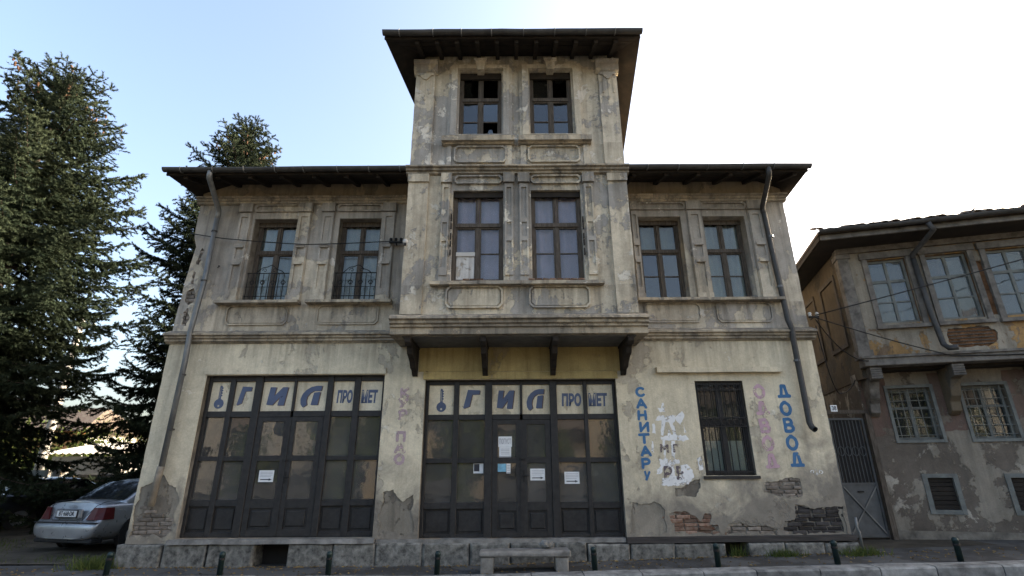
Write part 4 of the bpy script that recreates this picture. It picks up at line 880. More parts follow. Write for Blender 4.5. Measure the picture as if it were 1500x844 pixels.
dp = thing('drain_pipe', 'thin pale pipe with a bent end at the foot of the house corner', 'pipe', (5.95, -.06, .24)); MB().tube([(0, 0, .0), (.0, 0, .28), (-.03, -.01, .36), (-.02, -.01, .52)], .022, 8).obj('tube', M['pipe'], dp, True)
bw = tag(plate('passage_wall', rect(5.2, 9.5, .1, 3.3), [], 7.5, 7.8, M['wing'], None), 'dim plastered wall closing the passage behind the gate', 'wall')

# ------------------------------------------------------------------ right neighbour house
nh = thing('neighbour_house', 'old ochre and grey house with jettied upper floor beside the gate on the right', 'house', (7.35, 1.2, 0), R(-15))
M['n_up'] = plaster('ochre_grey_plaster', (.30, .26, .20), (.36, .22, .095), (.20, .14, .09), .495, .585, sc=1.3, seed=120, dirt_amt=.6, dirt=(.09, .07, .05), tint=.3)
M['n_low'] = plaster('grey_red_plaster', (.27, .235, .185), (.15, .125, .10), (.36, .32, .26), .49, .60, sc=.9, seed=140, dirt_amt=.5, dirt=(.09, .08, .065), tint=.3)
M['n_red'] = plaster('old_red_paint', (.17, .115, .092), (.2, .165, .13), (.26, .22, .175), .47, .61, sc=1.5, seed=150, dirt_amt=.5)
M['n_side'] = plaster('brown_side_plaster', (.15, .118, .08), (.11, .095, .075), (.2, .17, .12), .47, .7, sc=1., seed=160, dirt_amt=.6)
M['n_wood'] = simple('grey_weathered_board', (.12, .108, .092), .9, var=.5, scale=5, bump=.5, stretch=(1, 1, 1), col2=(.20, .18, .155))
M['n_frame'] = simple('grey_green_window_paint', (.15, .155, .14), .8, var=.35, scale=6, bump=.3)
M['wattle'] = simple('exposed_mud_and_lath', (.16, .085, .045), .97, var=.55, scale=7, bump=1., bd=.03, spec=.05)
LW = [(.52, 1.28), (1.82, 2.56), (3.12, 3.86), (4.6, 5.34)]; BWN = [(.80, 1.29), (2.16, 2.66), (3.6, 4.1)]
UW = [(.50, 1.22), (1.58, 2.32), (2.64, 3.38), (3.75, 4.5), (4.9, 5.64)]
lw_holes = [rect(a, b, 2.09, 3.12) for a, b in LW]+[rect(a, b, .76, 1.40) for a, b in BWN]
plate('lower_wall', rect(0, 7, .1, 3.45), lw_holes, 0, .3, M['n_low'], nh, j=.008)
for a, b in ((.03, .50), (1.30, 1.80), (2.58, 3.1), (3.88, 4.58)):
    P = rough_poly([(a, 2.25+random.uniform(-.1, .1)), (b, 2.2+random.uniform(-.1, .1)), (b, 3.40), (a, 3.40)], .08, .02); link('red_paint_field', plate_mesh([P], -.006, .0, 'red_paint_field'), M['n_red'], nh)
wat = [[(1.62, 4.19), (2.30, 4.20), (2.42, 4.05), (2.35, 3.86), (2.2, 3.80), (1.72, 3.79), (1.55, 3.92)], [(2.36, 5.55), (2.56, 5.55), (2.58, 5.0), (2.60, 4.42), (2.42, 4.40), (2.38, 4.9)]]
plate('upper_wall', rect(.02, 7, 3.66, 6.12), [rect(a, b, 4.38, 5.78) for a, b in UW]+[rough_poly(p, .06, .02) for p in wat], -.6, -.57, M['n_up'], nh, j=.006)
plate('upper_wall_core', rect(.03, 7, 3.66, 6.6), [rect(a, b, 4.38, 5.78) for a, b in UW], -.5695, -.4, M['wattle'], nh)
for k in range(6): MB().box(1.6, 2.35, -.585, -.571, 3.85+.065*k, 3.868+.065*k, .004).obj('lath', M['wood'], nh)
# side (left) wall with framed panels
sw = MB().box(.0, .3, -.399, 7, 3.3, 6.6).obj('side_wall', M['n_side'], nh)
MB().box(.012, .31, .301, 7, .1, 3.29).obj('side_wall', M['n_low'], nh)
for y0, y1 in ((-.1, 1.0), (1.5, 2.6)):
    link('side_panel', plate_mesh([[(-y0, 4.05), (-y1, 4.05), (-y1, 5.7), (-y0, 5.7)], [(-y0-.09, 4.14), (-y1+.09, 4.14), (-y1+.09, 5.61), (-y0-.09, 5.61)]], 0, .035, 'side_panel'), M['wood'], nh)
    o = bpy.data.objects[[q.name for q in nh.children if q.name.startswith('side_panel')][-1]]; o.rotation_euler = (0, 0, R(-90)); o.location = (-.033, 0, 0)
MB().box(-.05, .16, -.64, -.42, 3.68, 6.10, .006).obj('corner_board', M['n_wood'], nh, bevel=.008)
for z0_, z1_ in ((3.66, 3.84), (5.86, 5.96)): MB().box(-.08, .20, -.67, -.40, z0_, z1_, .004).obj('corner_moulding', M['n_wood'], nh)
MB().box(-.02, 7, -.70, -.40, 3.50, 3.655, .006).obj('jetty_beam', M['n_wood'], nh, bevel=.01); MB().box(.02, 7, -.38, .0, 3.455, 3.50).obj('jetty_soffit', M['rafter'], nh)
MB().box(-.06, 7, -.74, -.60, 3.657, 3.70, .006).obj('jetty_moulding', M['n_wood'], nh)
for x in (.17, 1.58, 3.05, 4.5):
    m = MB(); out = [(-.62, 3.49), (-.62, 3.30), (-.56, 3.24), (-.44, 3.22), (-.36, 3.08), (-.30, 2.9), (-.20, 2.8), (-.17, 2.62), (-.06, 2.55), (-.002, 2.55), (-.002, 3.49)]; n = len(out)
    m.add([(x+d, y, z) for d in (-.09, .09) for y, z in out], [tuple(range(n)), tuple(reversed(range(n, 2*n)))]+[(i, i+n, (i+1) % n+n, (i+1) % n) for i in range(n)])
    m.obj('corbel', M['n_wood'] if x < 1 else M['n_side'], nh, bevel=.012)
    for k in range(5): MB().tube([(x-.10, -.63+.0*k, 3.27+.045*k), (x+.10, -.63, 3.27+.045*k)], .022, 6).obj('reed', M['n_wood'], nh)
def nwin(a, b, z0, z1, y, mat, gl, cols, rows, surround=None, bars=None):
    m = MB(); w = .05
    for q, r in ((a, a+w), (b-w, b)): m.box(q, r, y-.03, y+.04, z0, z1)
    m.box(a+w, b-w, y-.028, y+.04, z0, z0+w); m.box(a+w, b-w, y-.028, y+.04, z1-w, z1)
    xs_ = np.linspace(a+w, b-w, cols+1); zs_ = [z0+w]+[z0+(z1-z0)*f for f in rows]+[z1-w]
    for x in xs_[1:-1]: m.box(x-.025, x+.025, y-.022, y+.02, z0+w, z1-w)
    for i, z in enumerate(zs_[1:-1]):
        h = .03 if i == len(rows)-1 and len(rows) > 1 else .014
        for c in range(cols): m.box(xs_[c]+(.025 if c else 0), xs_[c+1]-(.025 if c < cols-1 else 0), y-.02, y+.018, z-h, z+h)
    o = m.obj('window', mat, nh)
    for c in range(cols):
        for r in range(len(zs_)-1): pane(xs_[c]+.01, xs_[c+1]-.01, zs_[r], zs_[r+1], y+.004, o, gl)
    if surround:
        s = surround; q = MB(); yy = -.6
        q.box(a-s, a-.004, yy-.05, yy+.05, z0-.06, z1+.02, .003); q.box(b+.004, b+s, yy-.05, yy+.05, z0-.06, z1+.02, .003); q.box(a-s-.03, b+s+.03, yy-.075, yy+.05, z1+.022, z1+.16, .004); q.box(a-s-.02, b+s+.02, yy-.09, yy+.05, z0-.13, z0-.062, .004)
        q.obj('window_surround', M['n_wood'], o)
    return o
M['n_glass'] = glass('hazy_window_glass', .06, .22, (.25, .27, .28), dark=.8)
for a, b in UW:
    o = nwin(a, b, 4.38, 5.78, -.50, M['n_frame'], M['n_glass'], 2, (.33, .66), .10); curtain(a+.04, b-.04, 4.42, 5.7, -.38, o, M['curtain_w'], 3)
for a, b in LW:
    o = nwin(a, b, 2.09, 3.12, .14, M['n_frame'], g, 2, (.62,))
    m = MB()
    for k in range(5): x = a+(b-a)*(k+.5)/5; m.tube([(x, .03, 2.09), (x, .03, 3.12)], .008, 5)
    for k in range(6): z = 2.09+1.03*(k+.5)/6; m.tube([(a, .018, z), (b, .018, z)], .007, 5)
    m.obj('window_bars', M['n_frame'], o)
    q = MB(); 
    for x0_, x1_ in ((a-.06, a-.003), (b+.003, b+.06)): q.box(x0_, x1_, -.03, .02, 2.03, 3.18, .003)
    q.box(a-.003, b+.003, -.028, .02, 2.03, 2.088).box(a-.003, b+.003, -.028, .02, 3.122, 3.18).obj('window_surround', M['n_frame'], o)
    MB().box(a-.2, b+.2, .6, .65, 2, 3.3).obj('dark_room', M['dark_room'], o)
for a, b in BWN:
    q = MB()
    for x0_, x1_ in ((a-.055, a+.03), (b-.03, b+.055)): q.box(x0_, x1_, -.02, .1, .71, 1.445, .004)
    q.box(a+.03, b-.03, -.018, .1, .71, .79).box(a+.03, b-.03, -.018, .1, 1.37, 1.445); o = q.obj('cellar_hatch', M['n_frame'], nh)
    for k in range(7): MB().box(a+.03, b-.03, .03, .06, .80+.082*k, .872+.082*k, .002).obj('slat', M['rafter'], o)
MB().box(.31, 7, 6.8, 7, .1, 6.6).box(6.8, 7, .301, 6.79, .1, 6.6).obj('back_wall', M['n_low'], nh); MB().box(.31, 6.79, .02, 6.79, 3.50, 3.62).obj('floor', M['rafter'], nh); MB().box(.31, 6.79, .301, 6.79, 6.45, 6.5).obj('attic_floor', M['rafter'], nh)
# roof of the neighbour
sl_ = math.tan(R(17)); A_, B_ = (-.54, -1.32, 6.27), (7.6, -1.32, 6.27)
rz_ = 6.27+4.4*sl_
nr = MB()
for q in ([A_, B_, (5.2, 3.08, rz_), (2.2, 3.08, rz_)], [A_, (2.2, 3.08, rz_), (-.54, 7.4, 6.27)], [B_, (7.6, 7.4, 6.27), (5.2, 3.08, rz_)], [(-.54, 7.4, 6.27), (2.2, 3.08, rz_), (5.2, 3.08, rz_), (7.6, 7.4, 6.27)]): nr.slab(q, .05)
nr = nr.obj('roof', M['tile'], nh)
b_ = MB(); dn = lambda p: (p[0], p[1], p[2]-.053)
for q in ([A_, B_, (5.2, 3.08, rz_), (2.2, 3.08, rz_)], [A_, (2.2, 3.08, rz_), (-.54, 7.4, 6.27)]): b_.slab([dn(p) for p in q], .02)
b_.obj('roof_boarding', M['rafter'], nr)
MB().box(-.5, 7.5, -1.29, -1.25, 6.10, 6.20, .004).obj('fascia', M['n_wood'], nr); MB().box(-.48, 7.5, -1.24, -.6, 6.10, 6.12, .002).obj('eave_board', M['rafter'], nr)
MB().box(-.53, -.49, -1.28, 7.2, 6.10, 6.22, .003).obj('fascia', M['rafter'], nr); MB().box(-.489, -.02, -.6, 7.2, 6.10, 6.13).obj('eave_board', M['rafter'], nr)
MB().box(-.02, 7, -.66, -.60, 5.98, 6.10, .003).obj('wall_plate', M['n_wood'], nr)
gv = []; gx = np.linspace(-.55, 7.6, 12)
gm = MB()
for x in gx:
    s_ = random.uniform(-.012, .012)
    for k in range(9): t_ = math.pi*k/8; gv.append((x, -1.40-.065*math.cos(t_), 6.27-.07*math.sin(t_)+s_))
gm.add(gv, [(i*9+k, i*9+9+k, i*9+10+k, i*9+k+1) for i in range(11) for k in range(8)]).obj('gutter', M['gutter'], nr)
tme = [o for o in r1.children if o.name.startswith('roof_tile')][0].data
x = -.5
while x < 7.5:
    q = link('roof_tile', tme, None, nr); q.location = (x, -1.38+random.uniform(-.03, .03), 6.285+random.uniform(-.02, .02)); q.rotation_euler = (random.uniform(-.06, .06), random.uniform(-.12, .12), random.uniform(-.04, .04)); x += .2
q = MB().slab([(2.15, -1.36, 6.33), (2.32, -1.36, 6.45), (2.33, -1.34, 6.43), (2.2, -1.34, 6.32)], .01, (0, 1, 0)).obj('broken_tile', M['tile'], nr)
p_ = MB(); p_.tube([(1.42, -1.40, 6.2), (1.50, -1.36, 6.05), (1.44, -1.1, 5.95), (1.34, -.72, 5.80), (1.33, -.70, 5.7)], .05, 9); p_.tube([(1.33, -.70, 5.69), (1.36, -.71, 4.5), (1.40, -.74, 3.85), (1.42, -.86, 3.75), (1.52, -.95, 3.74)], .052, 9); p_.obj('downpipe', M['gutter'], nh, True)
MB().box(-.05, 7.1, -.03, .01, .1, .42, .012).obj('plinth', M['cement'], nh)

# ------------------------------------------------------------------ spruces
def foliage_mat(name, dark, light, trans=.0):
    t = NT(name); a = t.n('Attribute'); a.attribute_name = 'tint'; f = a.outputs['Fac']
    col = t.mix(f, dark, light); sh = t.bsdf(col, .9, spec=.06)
    if trans:
        tl = t.n('BsdfTranslucent'); t.put(tl.inputs[0], t.mix(.5, col, light)); m = t.n('MixShader'); t.put(m.inputs[0], trans)
        t.t.links.new(sh, m.inputs[1]); t.t.links.new(tl.outputs[0], m.inputs[2]); sh = m.outputs[0]
    return t.done(sh)
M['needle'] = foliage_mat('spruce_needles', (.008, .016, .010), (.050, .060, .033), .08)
M['leaf'] = foliage_mat('shrub_leaves', (.04, .065, .02), (.12, .14, .04), .3)
M['dry'] = foliage_mat('dry_leaves', (.12, .08, .035), (.28, .2, .09), .2)
M['bark'] = simple('bark', (.07, .05, .038), .95, var=.5, scale=8, bump=.9, stretch=(2, 2, .5), bd=.03)
M['cone'] = simple('spruce_cone', (.12, .06, .032), .85, var=.4, scale=20, bump=.5)
def tri_mesh(name, V, tint):
    n = len(V)//3; me = bpy.data.meshes.new(name); me.vertices.add(len(V)); me.vertices.foreach_set('co', V.astype(np.float32).ravel())
    me.loops.add(len(V)); me.loops.foreach_set('vertex_index', np.arange(len(V), dtype=np.int32)); me.polygons.add(n)
    me.polygons.foreach_set('loop_start', np.arange(0, len(V), 3, dtype=np.int32)); me.polygons.foreach_set('loop_total', np.full(n, 3, np.int32))
    a = me.attributes.new('tint', 'FLOAT', 'POINT'); a.data.foreach_set('value', np.repeat(tint, 3).astype(np.float32)); me.update(); me.validate(); return me
def unit(v): return v/np.maximum(np.linalg.norm(v, axis=-1, keepdims=True), 1e-9)
def spruce(label, base, H, Rb, zlow, seed, pw=.85, dz=.40, K=24, bare=None, need=.078, cones=(), twk=1., blunt=0.):
    g_ = np.random.default_rng(seed); T = thing('spruce_tree', label, 'tree', base, group='spruce trees left of the old house')
    tr = MB(); hs = np.linspace(0, H, 10); tr.tube([(.05*math.sin(h*.7+seed), .05*math.cos(h*.9), h) for h in hs], [max(.02, .24*(1-h/H)+.01) for h in hs], 9)
    P0, P1, TI = [], [], []; cone_p = []
    z = zlow; az = g_.uniform(0, 6.28)
    while z < H-.15:
        f = (H-z)/(H-zlow); nb_ = 9 if f > .3 else 7
        wl = g_.uniform(.80, 1.08); az += g_.uniform(0, 6.28)
        for k in range(nb_):
            az += 6.2832/nb_+g_.uniform(-.22, .22); L = Rb*(f**pw*(1-blunt)+blunt*min(1, f*6))*wl*g_.uniform(.62, 1.10)+.12
            if bare: L *= bare(((az+math.pi) % 6.2832)-math.pi, z, g_)
            if L < .15: continue
            e0 = .72*(1-f)**2.4+(.08-.36*f); zz = z+g_.uniform(-.10, .10); br_t = g_.uniform(-.12, .12)
            ns = max(4, int(L/.12)); s = np.linspace(0, 1, ns); d = np.array([math.cos(az), math.sin(az)])
            side = np.array([-d[1], d[0], 0]); wob = .12*L*np.sin(s*3+az)*g_.uniform(-.5, .5)
            hgt = L*(math.tan(e0)*s-.22*f*s*s*1.2+.30*s**4*(f+.25))
            pts = np.stack([d[0]*L*s+side[0]*wob, d[1]*L*s+side[1]*wob, zz+hgt], 1)
            if L > .7: tr.tube([tuple(p) for p in pts[::max(1, ns//5)]], [max(.006, .035*(1-i/6)*min(1, L/2)) for i in range(len(pts[::max(1, ns//5)]))], 4, False)
            dirs = unit(np.gradient(pts, axis=0))
            for i in range(ns):
                if s[i] < .12 and L > 1: continue
                fr = 1-s[i]
                tl = (.17+.34*min(L, 2.6)*fr**.75*min(1, s[i]*3.2))*g_.uniform(.6, 1.25)*twk
                for sg in (-1, 1):
                    an = g_.uniform(.75, 1.1); td = dirs[i]*math.cos(an)+side*sg*math.sin(an)+np.array([0, 0, g_.uniform(-.55, .06)]); td /= np.linalg.norm(td)
                    nseg = max(1, int(tl/.15)); a = pts[i]
                    for q in range(nseg):
                        b = a+td*(tl/nseg); td = unit(td+np.array([0, 0, -.05])+g_.normal(0, .10, 3))
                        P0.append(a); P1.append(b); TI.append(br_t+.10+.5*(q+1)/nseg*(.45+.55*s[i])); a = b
                        if g_.random() < .6:
                            sd = unit(td+g_.normal(0, .6, 3)); P0.append(a); P1.append(a+sd*.13); TI.append(br_t+.45)
                P0.append(pts[i]); P1.append(pts[i]+dirs[i]*.16+np.array([0, 0, .03])); TI.append(br_t+.15+.4*s[i])
            if cones and cones[0] < z < cones[1]:
                for _ in range(cones[2]):
                    j = int(ns*g_.uniform(.55, .98)); cone_p.append(pts[j]+g_.normal(0, .06, 3)+np.array([0, 0, -.08]))
        z += dz*g_.uniform(.75, 1.2)*(.75+.35*f)
    for h in np.arange(H-.9, H+.25, .07):
        for k in range(4):
            a = g_.uniform(0, 6.28); p = np.array([0, 0, h]); P0.append(p); P1.append(p+np.array([.12*math.cos(a)*(H+.5-h), .12*math.sin(a)*(H+.5-h), .14])); TI.append(.5)
    P0, P1, TI = np.array(P0), np.array(P1), np.array(TI); n = len(P0); ax = unit(P1-P0)
    u = unit(np.cross(ax, g_.normal(size=(n, 3)))); w = np.cross(ax, u)
    t_ = g_.random((n, K, 1)); ph = g_.random((n, K, 1))*6.283
    rad = u[:, None]*np.cos(ph)+w[:, None]*np.sin(ph); o_ = P0[:, None]+(P1-P0)[:, None]*t_
    dr = unit(ax[:, None]*g_.uniform(.5, 1.1, (n, K, 1))+rad); sd = unit(np.cross(dr, ax[:, None]+.3*rad+1e-3)); ln = need*g_.uniform(.7, 1.25, (n, K, 1)); wd = need*.19
    V = np.stack([o_-sd*wd, o_+sd*wd, o_+dr*ln], 2).reshape(-1, 3)
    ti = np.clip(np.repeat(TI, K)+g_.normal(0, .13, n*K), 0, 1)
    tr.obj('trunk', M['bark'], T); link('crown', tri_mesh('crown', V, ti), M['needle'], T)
    for i, p in enumerate(cone_p[:70]):
        if i == 0: cm = MB().lathe([(.006, 0), (.022, -.02), (.028, -.06), (.022, -.10), (.006, -.125)], 7).mesh('cone'); cm.materials.append(M['cone'])
        q = link('cone', cm, None, T); q.location = p; q.rotation_euler = (g_.uniform(-.4, .4), g_.uniform(-.4, .4), 0); s_ = g_.uniform(.8, 1.3); q.scale = (s_, s_, s_)
    return T
def near_gap(az, z, g_):      # boughs facing the gap between the two trees are shorter low down
    if abs(az) < 1.0 and z < 5.6: return .0 if z < 3.6 and g_.random() < .75 else .72
    return 1.
def left_gap(az, z, g_):
    if abs(abs(az)-3.1416) < 1.0 and 2.2 < z < 8.5: return .62
    return 1.
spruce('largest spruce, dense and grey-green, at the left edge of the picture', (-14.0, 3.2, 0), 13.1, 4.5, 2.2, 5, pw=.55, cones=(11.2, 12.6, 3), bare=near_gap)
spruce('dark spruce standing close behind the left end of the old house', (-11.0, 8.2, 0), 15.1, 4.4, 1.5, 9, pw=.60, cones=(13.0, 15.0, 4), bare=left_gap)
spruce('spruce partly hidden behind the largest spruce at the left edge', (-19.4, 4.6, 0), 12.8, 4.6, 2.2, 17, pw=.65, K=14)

# ------------------------------------------------------------------ shrubs, weeds, grass
def shrub(label, base, r, h, n, mat, seed, leaf=.10, name='shrub'):
    g_ = np.random.default_rng(seed); T = thing(name, label, 'shrub', base)
    cl = g_.normal(size=(26, 3)); cl = unit(cl)*g_.uniform(.25, .85, (26, 1)); cl[:, 2] = np.abs(cl[:, 2])*1.0
    c = cl[g_.integers(0, 26, n)]+g_.normal(0, .17, (n, 3)); p = c*np.array([r, r, h]); p[:, 2] = np.maximum(p[:, 2], .03)
    a = unit(g_.normal(size=(n, 3))); b = unit(np.cross(a, g_.normal(size=(n, 3)))); L = leaf*g_.uniform(.6, 1.3, (n, 1))
    V = np.stack([p-b*L*.4, p+b*L*.4, p+a*L], 1).reshape(-1, 3); link('leaves', tri_mesh('leaves', V, np.clip(g_.normal(.45, .25, n), 0, 1)), mat, T)
    m = MB()
    for k in range(14): e = cl[k]*np.array([r, r, h]); m.tube([(0, 0, 0), (e[0]*.4, e[1]*.4, e[2]*.6), tuple(e)], [.03, .02, .008], 4, False)
    m.obj('stems', M['bark'], T, kind='stuff'); return T
shrub('sunlit green bush beyond the garden fence, left of the utility pole', (-23.5, 16.5, 0), 2.2, 3.6, 9000, M['leaf'], 31, .16)
shrub('sunlit yellow-green bush right of the utility pole', (-20.0, 17.0, 0), 2.4, 3.9, 9000, M['leaf'], 32, .16)
shrub('bare brownish bush beyond the shed roof', (-17.2, 16.0, 0), 1.9, 3.9, 5000, M['dry'], 33, .12)
shrub('tall dense bush closing the yard behind the second spruce', (-14.5, 17, 0), 2.8, 4.2, 9000, M['leaf'], 34, .17)
shrub('dry straw-coloured brush in front of the garden wall', (-15.6, 9.3, 0), .8, 1.35, 3500, M['dry'], 35, .10)
shrub('dark unlit hedge between the garden wall and the silver car', (-12.9, 8.4, 0), 1.5, 1.25, 7000, M['leaf'], 36, .09)
shrub('shadowed twiggy bush in the passage behind the gate', (7.0, 4.2, .2), .9, 3.0, 3500, M['leaf'], 37, .09)
shrub('round bush at the far end of the yard', (-28, 19, 0), 3, 4.2, 7000, M['leaf'], 38, .2)
def blades(name, pts, h, seed, mat, **pr):
    g_ = np.random.default_rng(seed); P = np.array(pts); n = len(P); d = g_.normal(size=(n, 3))*np.array([.5, .5, 0])+np.array([0, 0, 1]); d = unit(d); L = h*g_.uniform(.4, 1.2, (n, 1))
    s = unit(np.cross(d, g_.normal(size=(n, 3)))); wd = .006+.05*L*.6*.3
    V = np.stack([P-s*wd, P+s*wd, P+d*L], 1).reshape(-1, 3); return link(name, tri_mesh(name, V, np.clip(g_.normal(.5, .25, n), 0, 1)), mat, **pr)
def clump(label, x, y, r, n, h, seed):
    g_ = np.random.default_rng(seed); a = g_.normal(0, r, (n, 2)); pts = [(x+p[0], y+p[1]*.5, gz(x+p[0])) for p in a]
    tag(blades('weed_clump', pts, h, seed, M['leaf']), label, 'weeds', 'weeds growing along the house base')['kind'] = 'stuff'
clump('weeds at the wall base left of the green bollard by the gate', 4.55, -.2, .14, 260, .13, 1)
clump('weeds on the pavement corner before the metal gate', 5.75, -.32, .16, 320, .15, 2)
clump('tall grass tuft at the left corner of the house base', -7.05, -.15, .18, 420, .22, 3)
clump('sparse weeds in the cellar opening under the barred window', 3.8, -.1, .07, 90, .2, 4)
g_ = np.random.default_rng(44); pts = []
for _ in range(26000):
    x, y = g_.uniform(-17, -6.9), g_.uniform(.3, 12)
    if (math.sin(x*1.7+2)+math.sin(y*1.3+x*.6)+g_.normal(0, .5)) > .35 and not (-9.7 < x < -7.7 and y > 1.2): pts.append((x, y, .03))
blades('grass', pts, .12, 45, M['leaf'], kind='stuff')
pts = [(g_.uniform(-20, 9), g_.uniform(-1.0, -.12), 0) for _ in range(900)]+[(g_.uniform(-6.8, 5.8), -.11-abs(g_.normal(0, .07)), 0) for _ in range(500)]
V = []
for x, y, z in pts:
    z = gz(x)+.012; a = g_.uniform(0, 6.28); s = g_.uniform(.015, .035); c_, d_ = math.cos(a)*s, math.sin(a)*s
    V += [(x-c_, y-d_, z-.006), (x+d_*.6, y-c_*.6, z+.012), (x+c_, y+d_, z)]
link('fallen_leaves', tri_mesh('fallen_leaves', np.array(V), np.clip(g_.normal(.4, .3, len(pts)), 0, 1)), M['dry'], kind='stuff')

# ------------------------------------------------------------------ things at the back of the yard
M['conc'] = simple('concrete', (.36, .34, .30), .9, var=.25, scale=3, bump=.3); M['panel'] = simple('pale_green_panel', (.33, .36, .33), .7, var=.25, scale=2, bump=.1)
up = thing('utility_pole', 'pale concrete utility pole beyond the garden fence', 'pole', (-20.9, 14, 0)); MB().tube([(0, 0, 0), (0, 0, 9)], [.2, .13], 10).obj('shaft', M['conc'], up, True); MB().box(-.7, .7, -.05, .05, 8.2, 8.3).obj('crossarm', M['conc'], up)
fe = thing('panel_fence', 'pale sheet panel fence with black graffiti left of the silver car', 'fence', (-17, 10, 0))
for k, x in enumerate((-3.6, -2.4, -1.2, 0)):
    MB().box(x-.06, x+.06, -.06, .06, 0, 1.75).obj('post', M['conc'], fe)
    if k < 3: MB().box(x+.062, x+1.138, -.02, .02, .15, 1.62, .004).obj('panel', M['panel'], fe)
gr = MB()
for k in range(9):
    cx, cz = -1.75+.10*k-.1*(k % 3), .95+.12*math.sin(k*2.1); gr.tube([(cx+.16*math.cos(t*1.3+k), -.026, cz+.17*math.sin(t+k*.7)) for t in np.linspace(0, 4, 10)], .012, 4)
gr.obj('graffiti', M['ink'], fe)
cp = thing('concrete_post', 'thick pale concrete post at the right end of the panel fence', 'post', (-16.3, 9.7, 0)); MB().cham(-.16, .16, -.16, .16, 0, 1.8, .03).obj('shaft', M['conc'], cp)
gw_ = thing('garden_wall', 'low rough wall behind the dry brush left of the car', 'wall', (-14.4, 10.4, 0))
for r_ in range(5):
    x = -1.7+(r_ % 2)*.2
    while x < 2.2: w_ = random.uniform(.32, .5); MB().cham(x, x+w_-.015, -.18, .15, .3*r_, .3*r_+.285, .03, .015).obj('stone', M['stone'], gw_); x += w_
sd_ = thing('garden_shed', 'low garden shed with pale corrugated roof behind the fence', 'shed', (-17.6, 12.2, 0))
MB().box(-1.3, 1.5, 0, 2.2, 0, 2.15).obj('wall', M['conc'], sd_)
cr = MB(); v = []; nn = 48
for y, z in ((-.3, 2.25), (2.5, 2.75)):
    for i in range(nn+1): v.append((-1.6+3.4*i/nn, y, z+.03*math.sin(i*1.57)))
cr.add(v, [(i, i+1, nn+2+i, nn+1+i) for i in range(nn)]).obj('corrugated_roof', M['conc'], sd_)
fh = thing('distant_house', 'distant house with orange wall and tiled roof seen between the spruces', 'house', (-44, 38, 0))
hw = plate('wall', rect(-5, 5, 0, 5.2), [rect(a, a+1.1, 1.9, 3.4) for a in (-3.8, -1.2, 1.4)], 0, .3, simple('orange_render', (.42, .22, .1), .9, var=.2), fh); MB().box(-5, 5, .4, 7, 0, 5.2).obj('back_block', M['conc'], fh)
for a in (-3.8, -1.2, 1.4): w_ = MB().box(a, a+1.1, .12, .18, 1.9, 3.4).obj('window', M['dark_room'], fh); MB().box(a+.5, a+.6, .1, .118, 1.9, 3.4).obj('mullion', M['panel'], w_)
MB().slab([(-5.6, -.7, 5.1), (5.6, -.7, 5.1), (4, 3.5, 7.4), (-4, 3.5, 7.4)], .15).slab([(-5.6, 7.7, 5.1), (-4, 3.5, 7.4), (4, 3.5, 7.4), (5.6, 7.7, 5.1)], .15).slab([(-5.6, -.7, 5.1), (-4, 3.5, 7.4), (-5.6, 7.7, 5.1)], .15).slab([(5.6, -.7, 5.1), (5.6, 7.7, 5.1), (4, 3.5, 7.4)], .15).obj('roof', M['tile'], fh)

# ------------------------------------------------------------------ cars
def car_paint(name, col):
    t = NT(name); n = t.noise(4, 6, .6); c = t.mix(t.map(n, .4, .75), col, tuple(v*.72+.02 for v in col))
    x = t.bsdf(c, t.map(t.noise(7, 6, .6), .3, .7, .24, .42), .55, spec=.5); x.node.inputs['Coat Weight'].default_value = .5; x.node.inputs['Coat Roughness'].default_value = .12; return t.done(x)
M['silver'] = car_paint('silver_car_paint', (.31, .32, .33)); M['navy'] = car_paint('dark_car_paint', (.02, .025, .035))
M['carglass'] = simple('car_glass', (.012, .014, .016), .06, var=.1, spec=.6, bump=0); M['tyre'] = simple('tyre_rubber', (.018, .018, .018), .9, var=.3, scale=20, bump=.3); M['rim'] = simple('alloy_rim', (.35, .36, .37), .35, .8, var=.2)
M['lamp'] = simple('red_lamp', (.075, .007, .008), .35, var=.3, scale=9, spec=.25, bump=.05); M['trim_b'] = simple('black_plastic', (.02, .02, .021), .6, var=.2); M['plate_w'] = simple('plate_white', (.62, .63, .62), .5, var=.06)
def half_loft(rows, cap0=True, cap1=True):
    """rows: stations, each a list of (x, y, z) for the right half from bottom centre to top centre."""
    v = [p for r in rows for p in r]; n = len(rows[0]); f = [(i*n+k, i*n+k+1, (i+1)*n+k+1, (i+1)*n+k) for i in range(len(rows)-1) for k in range(n-1)]
    m = MB().add(v, f)
    for r, do in ((0, cap0), (len(rows)-1, cap1)):
        if do:
            b = len(m.v); m.v += [(0, p[1], p[2]) for p in rows[r]]
            m.f += [(r*n+k, r*n+k+1, b+k+1, b+k) for k in range(1, n-2)]
            m.f += [(r*n+1, b+1, r*n), (r*n+n-2, b+n-2, r*n+n-1)] if False else []
    return m
def loft_obj(name, rows, mat, parent, lv=2):
    o = half_loft(rows).obj(name, mat, parent, True); md = o.modifiers.new('mirror', 'MIRROR'); md.use_clip = True; md.merge_threshold = .003
    s = o.modifiers.new('subsurf', 'SUBSURF'); s.levels = lv; s.render_levels = lv; return o
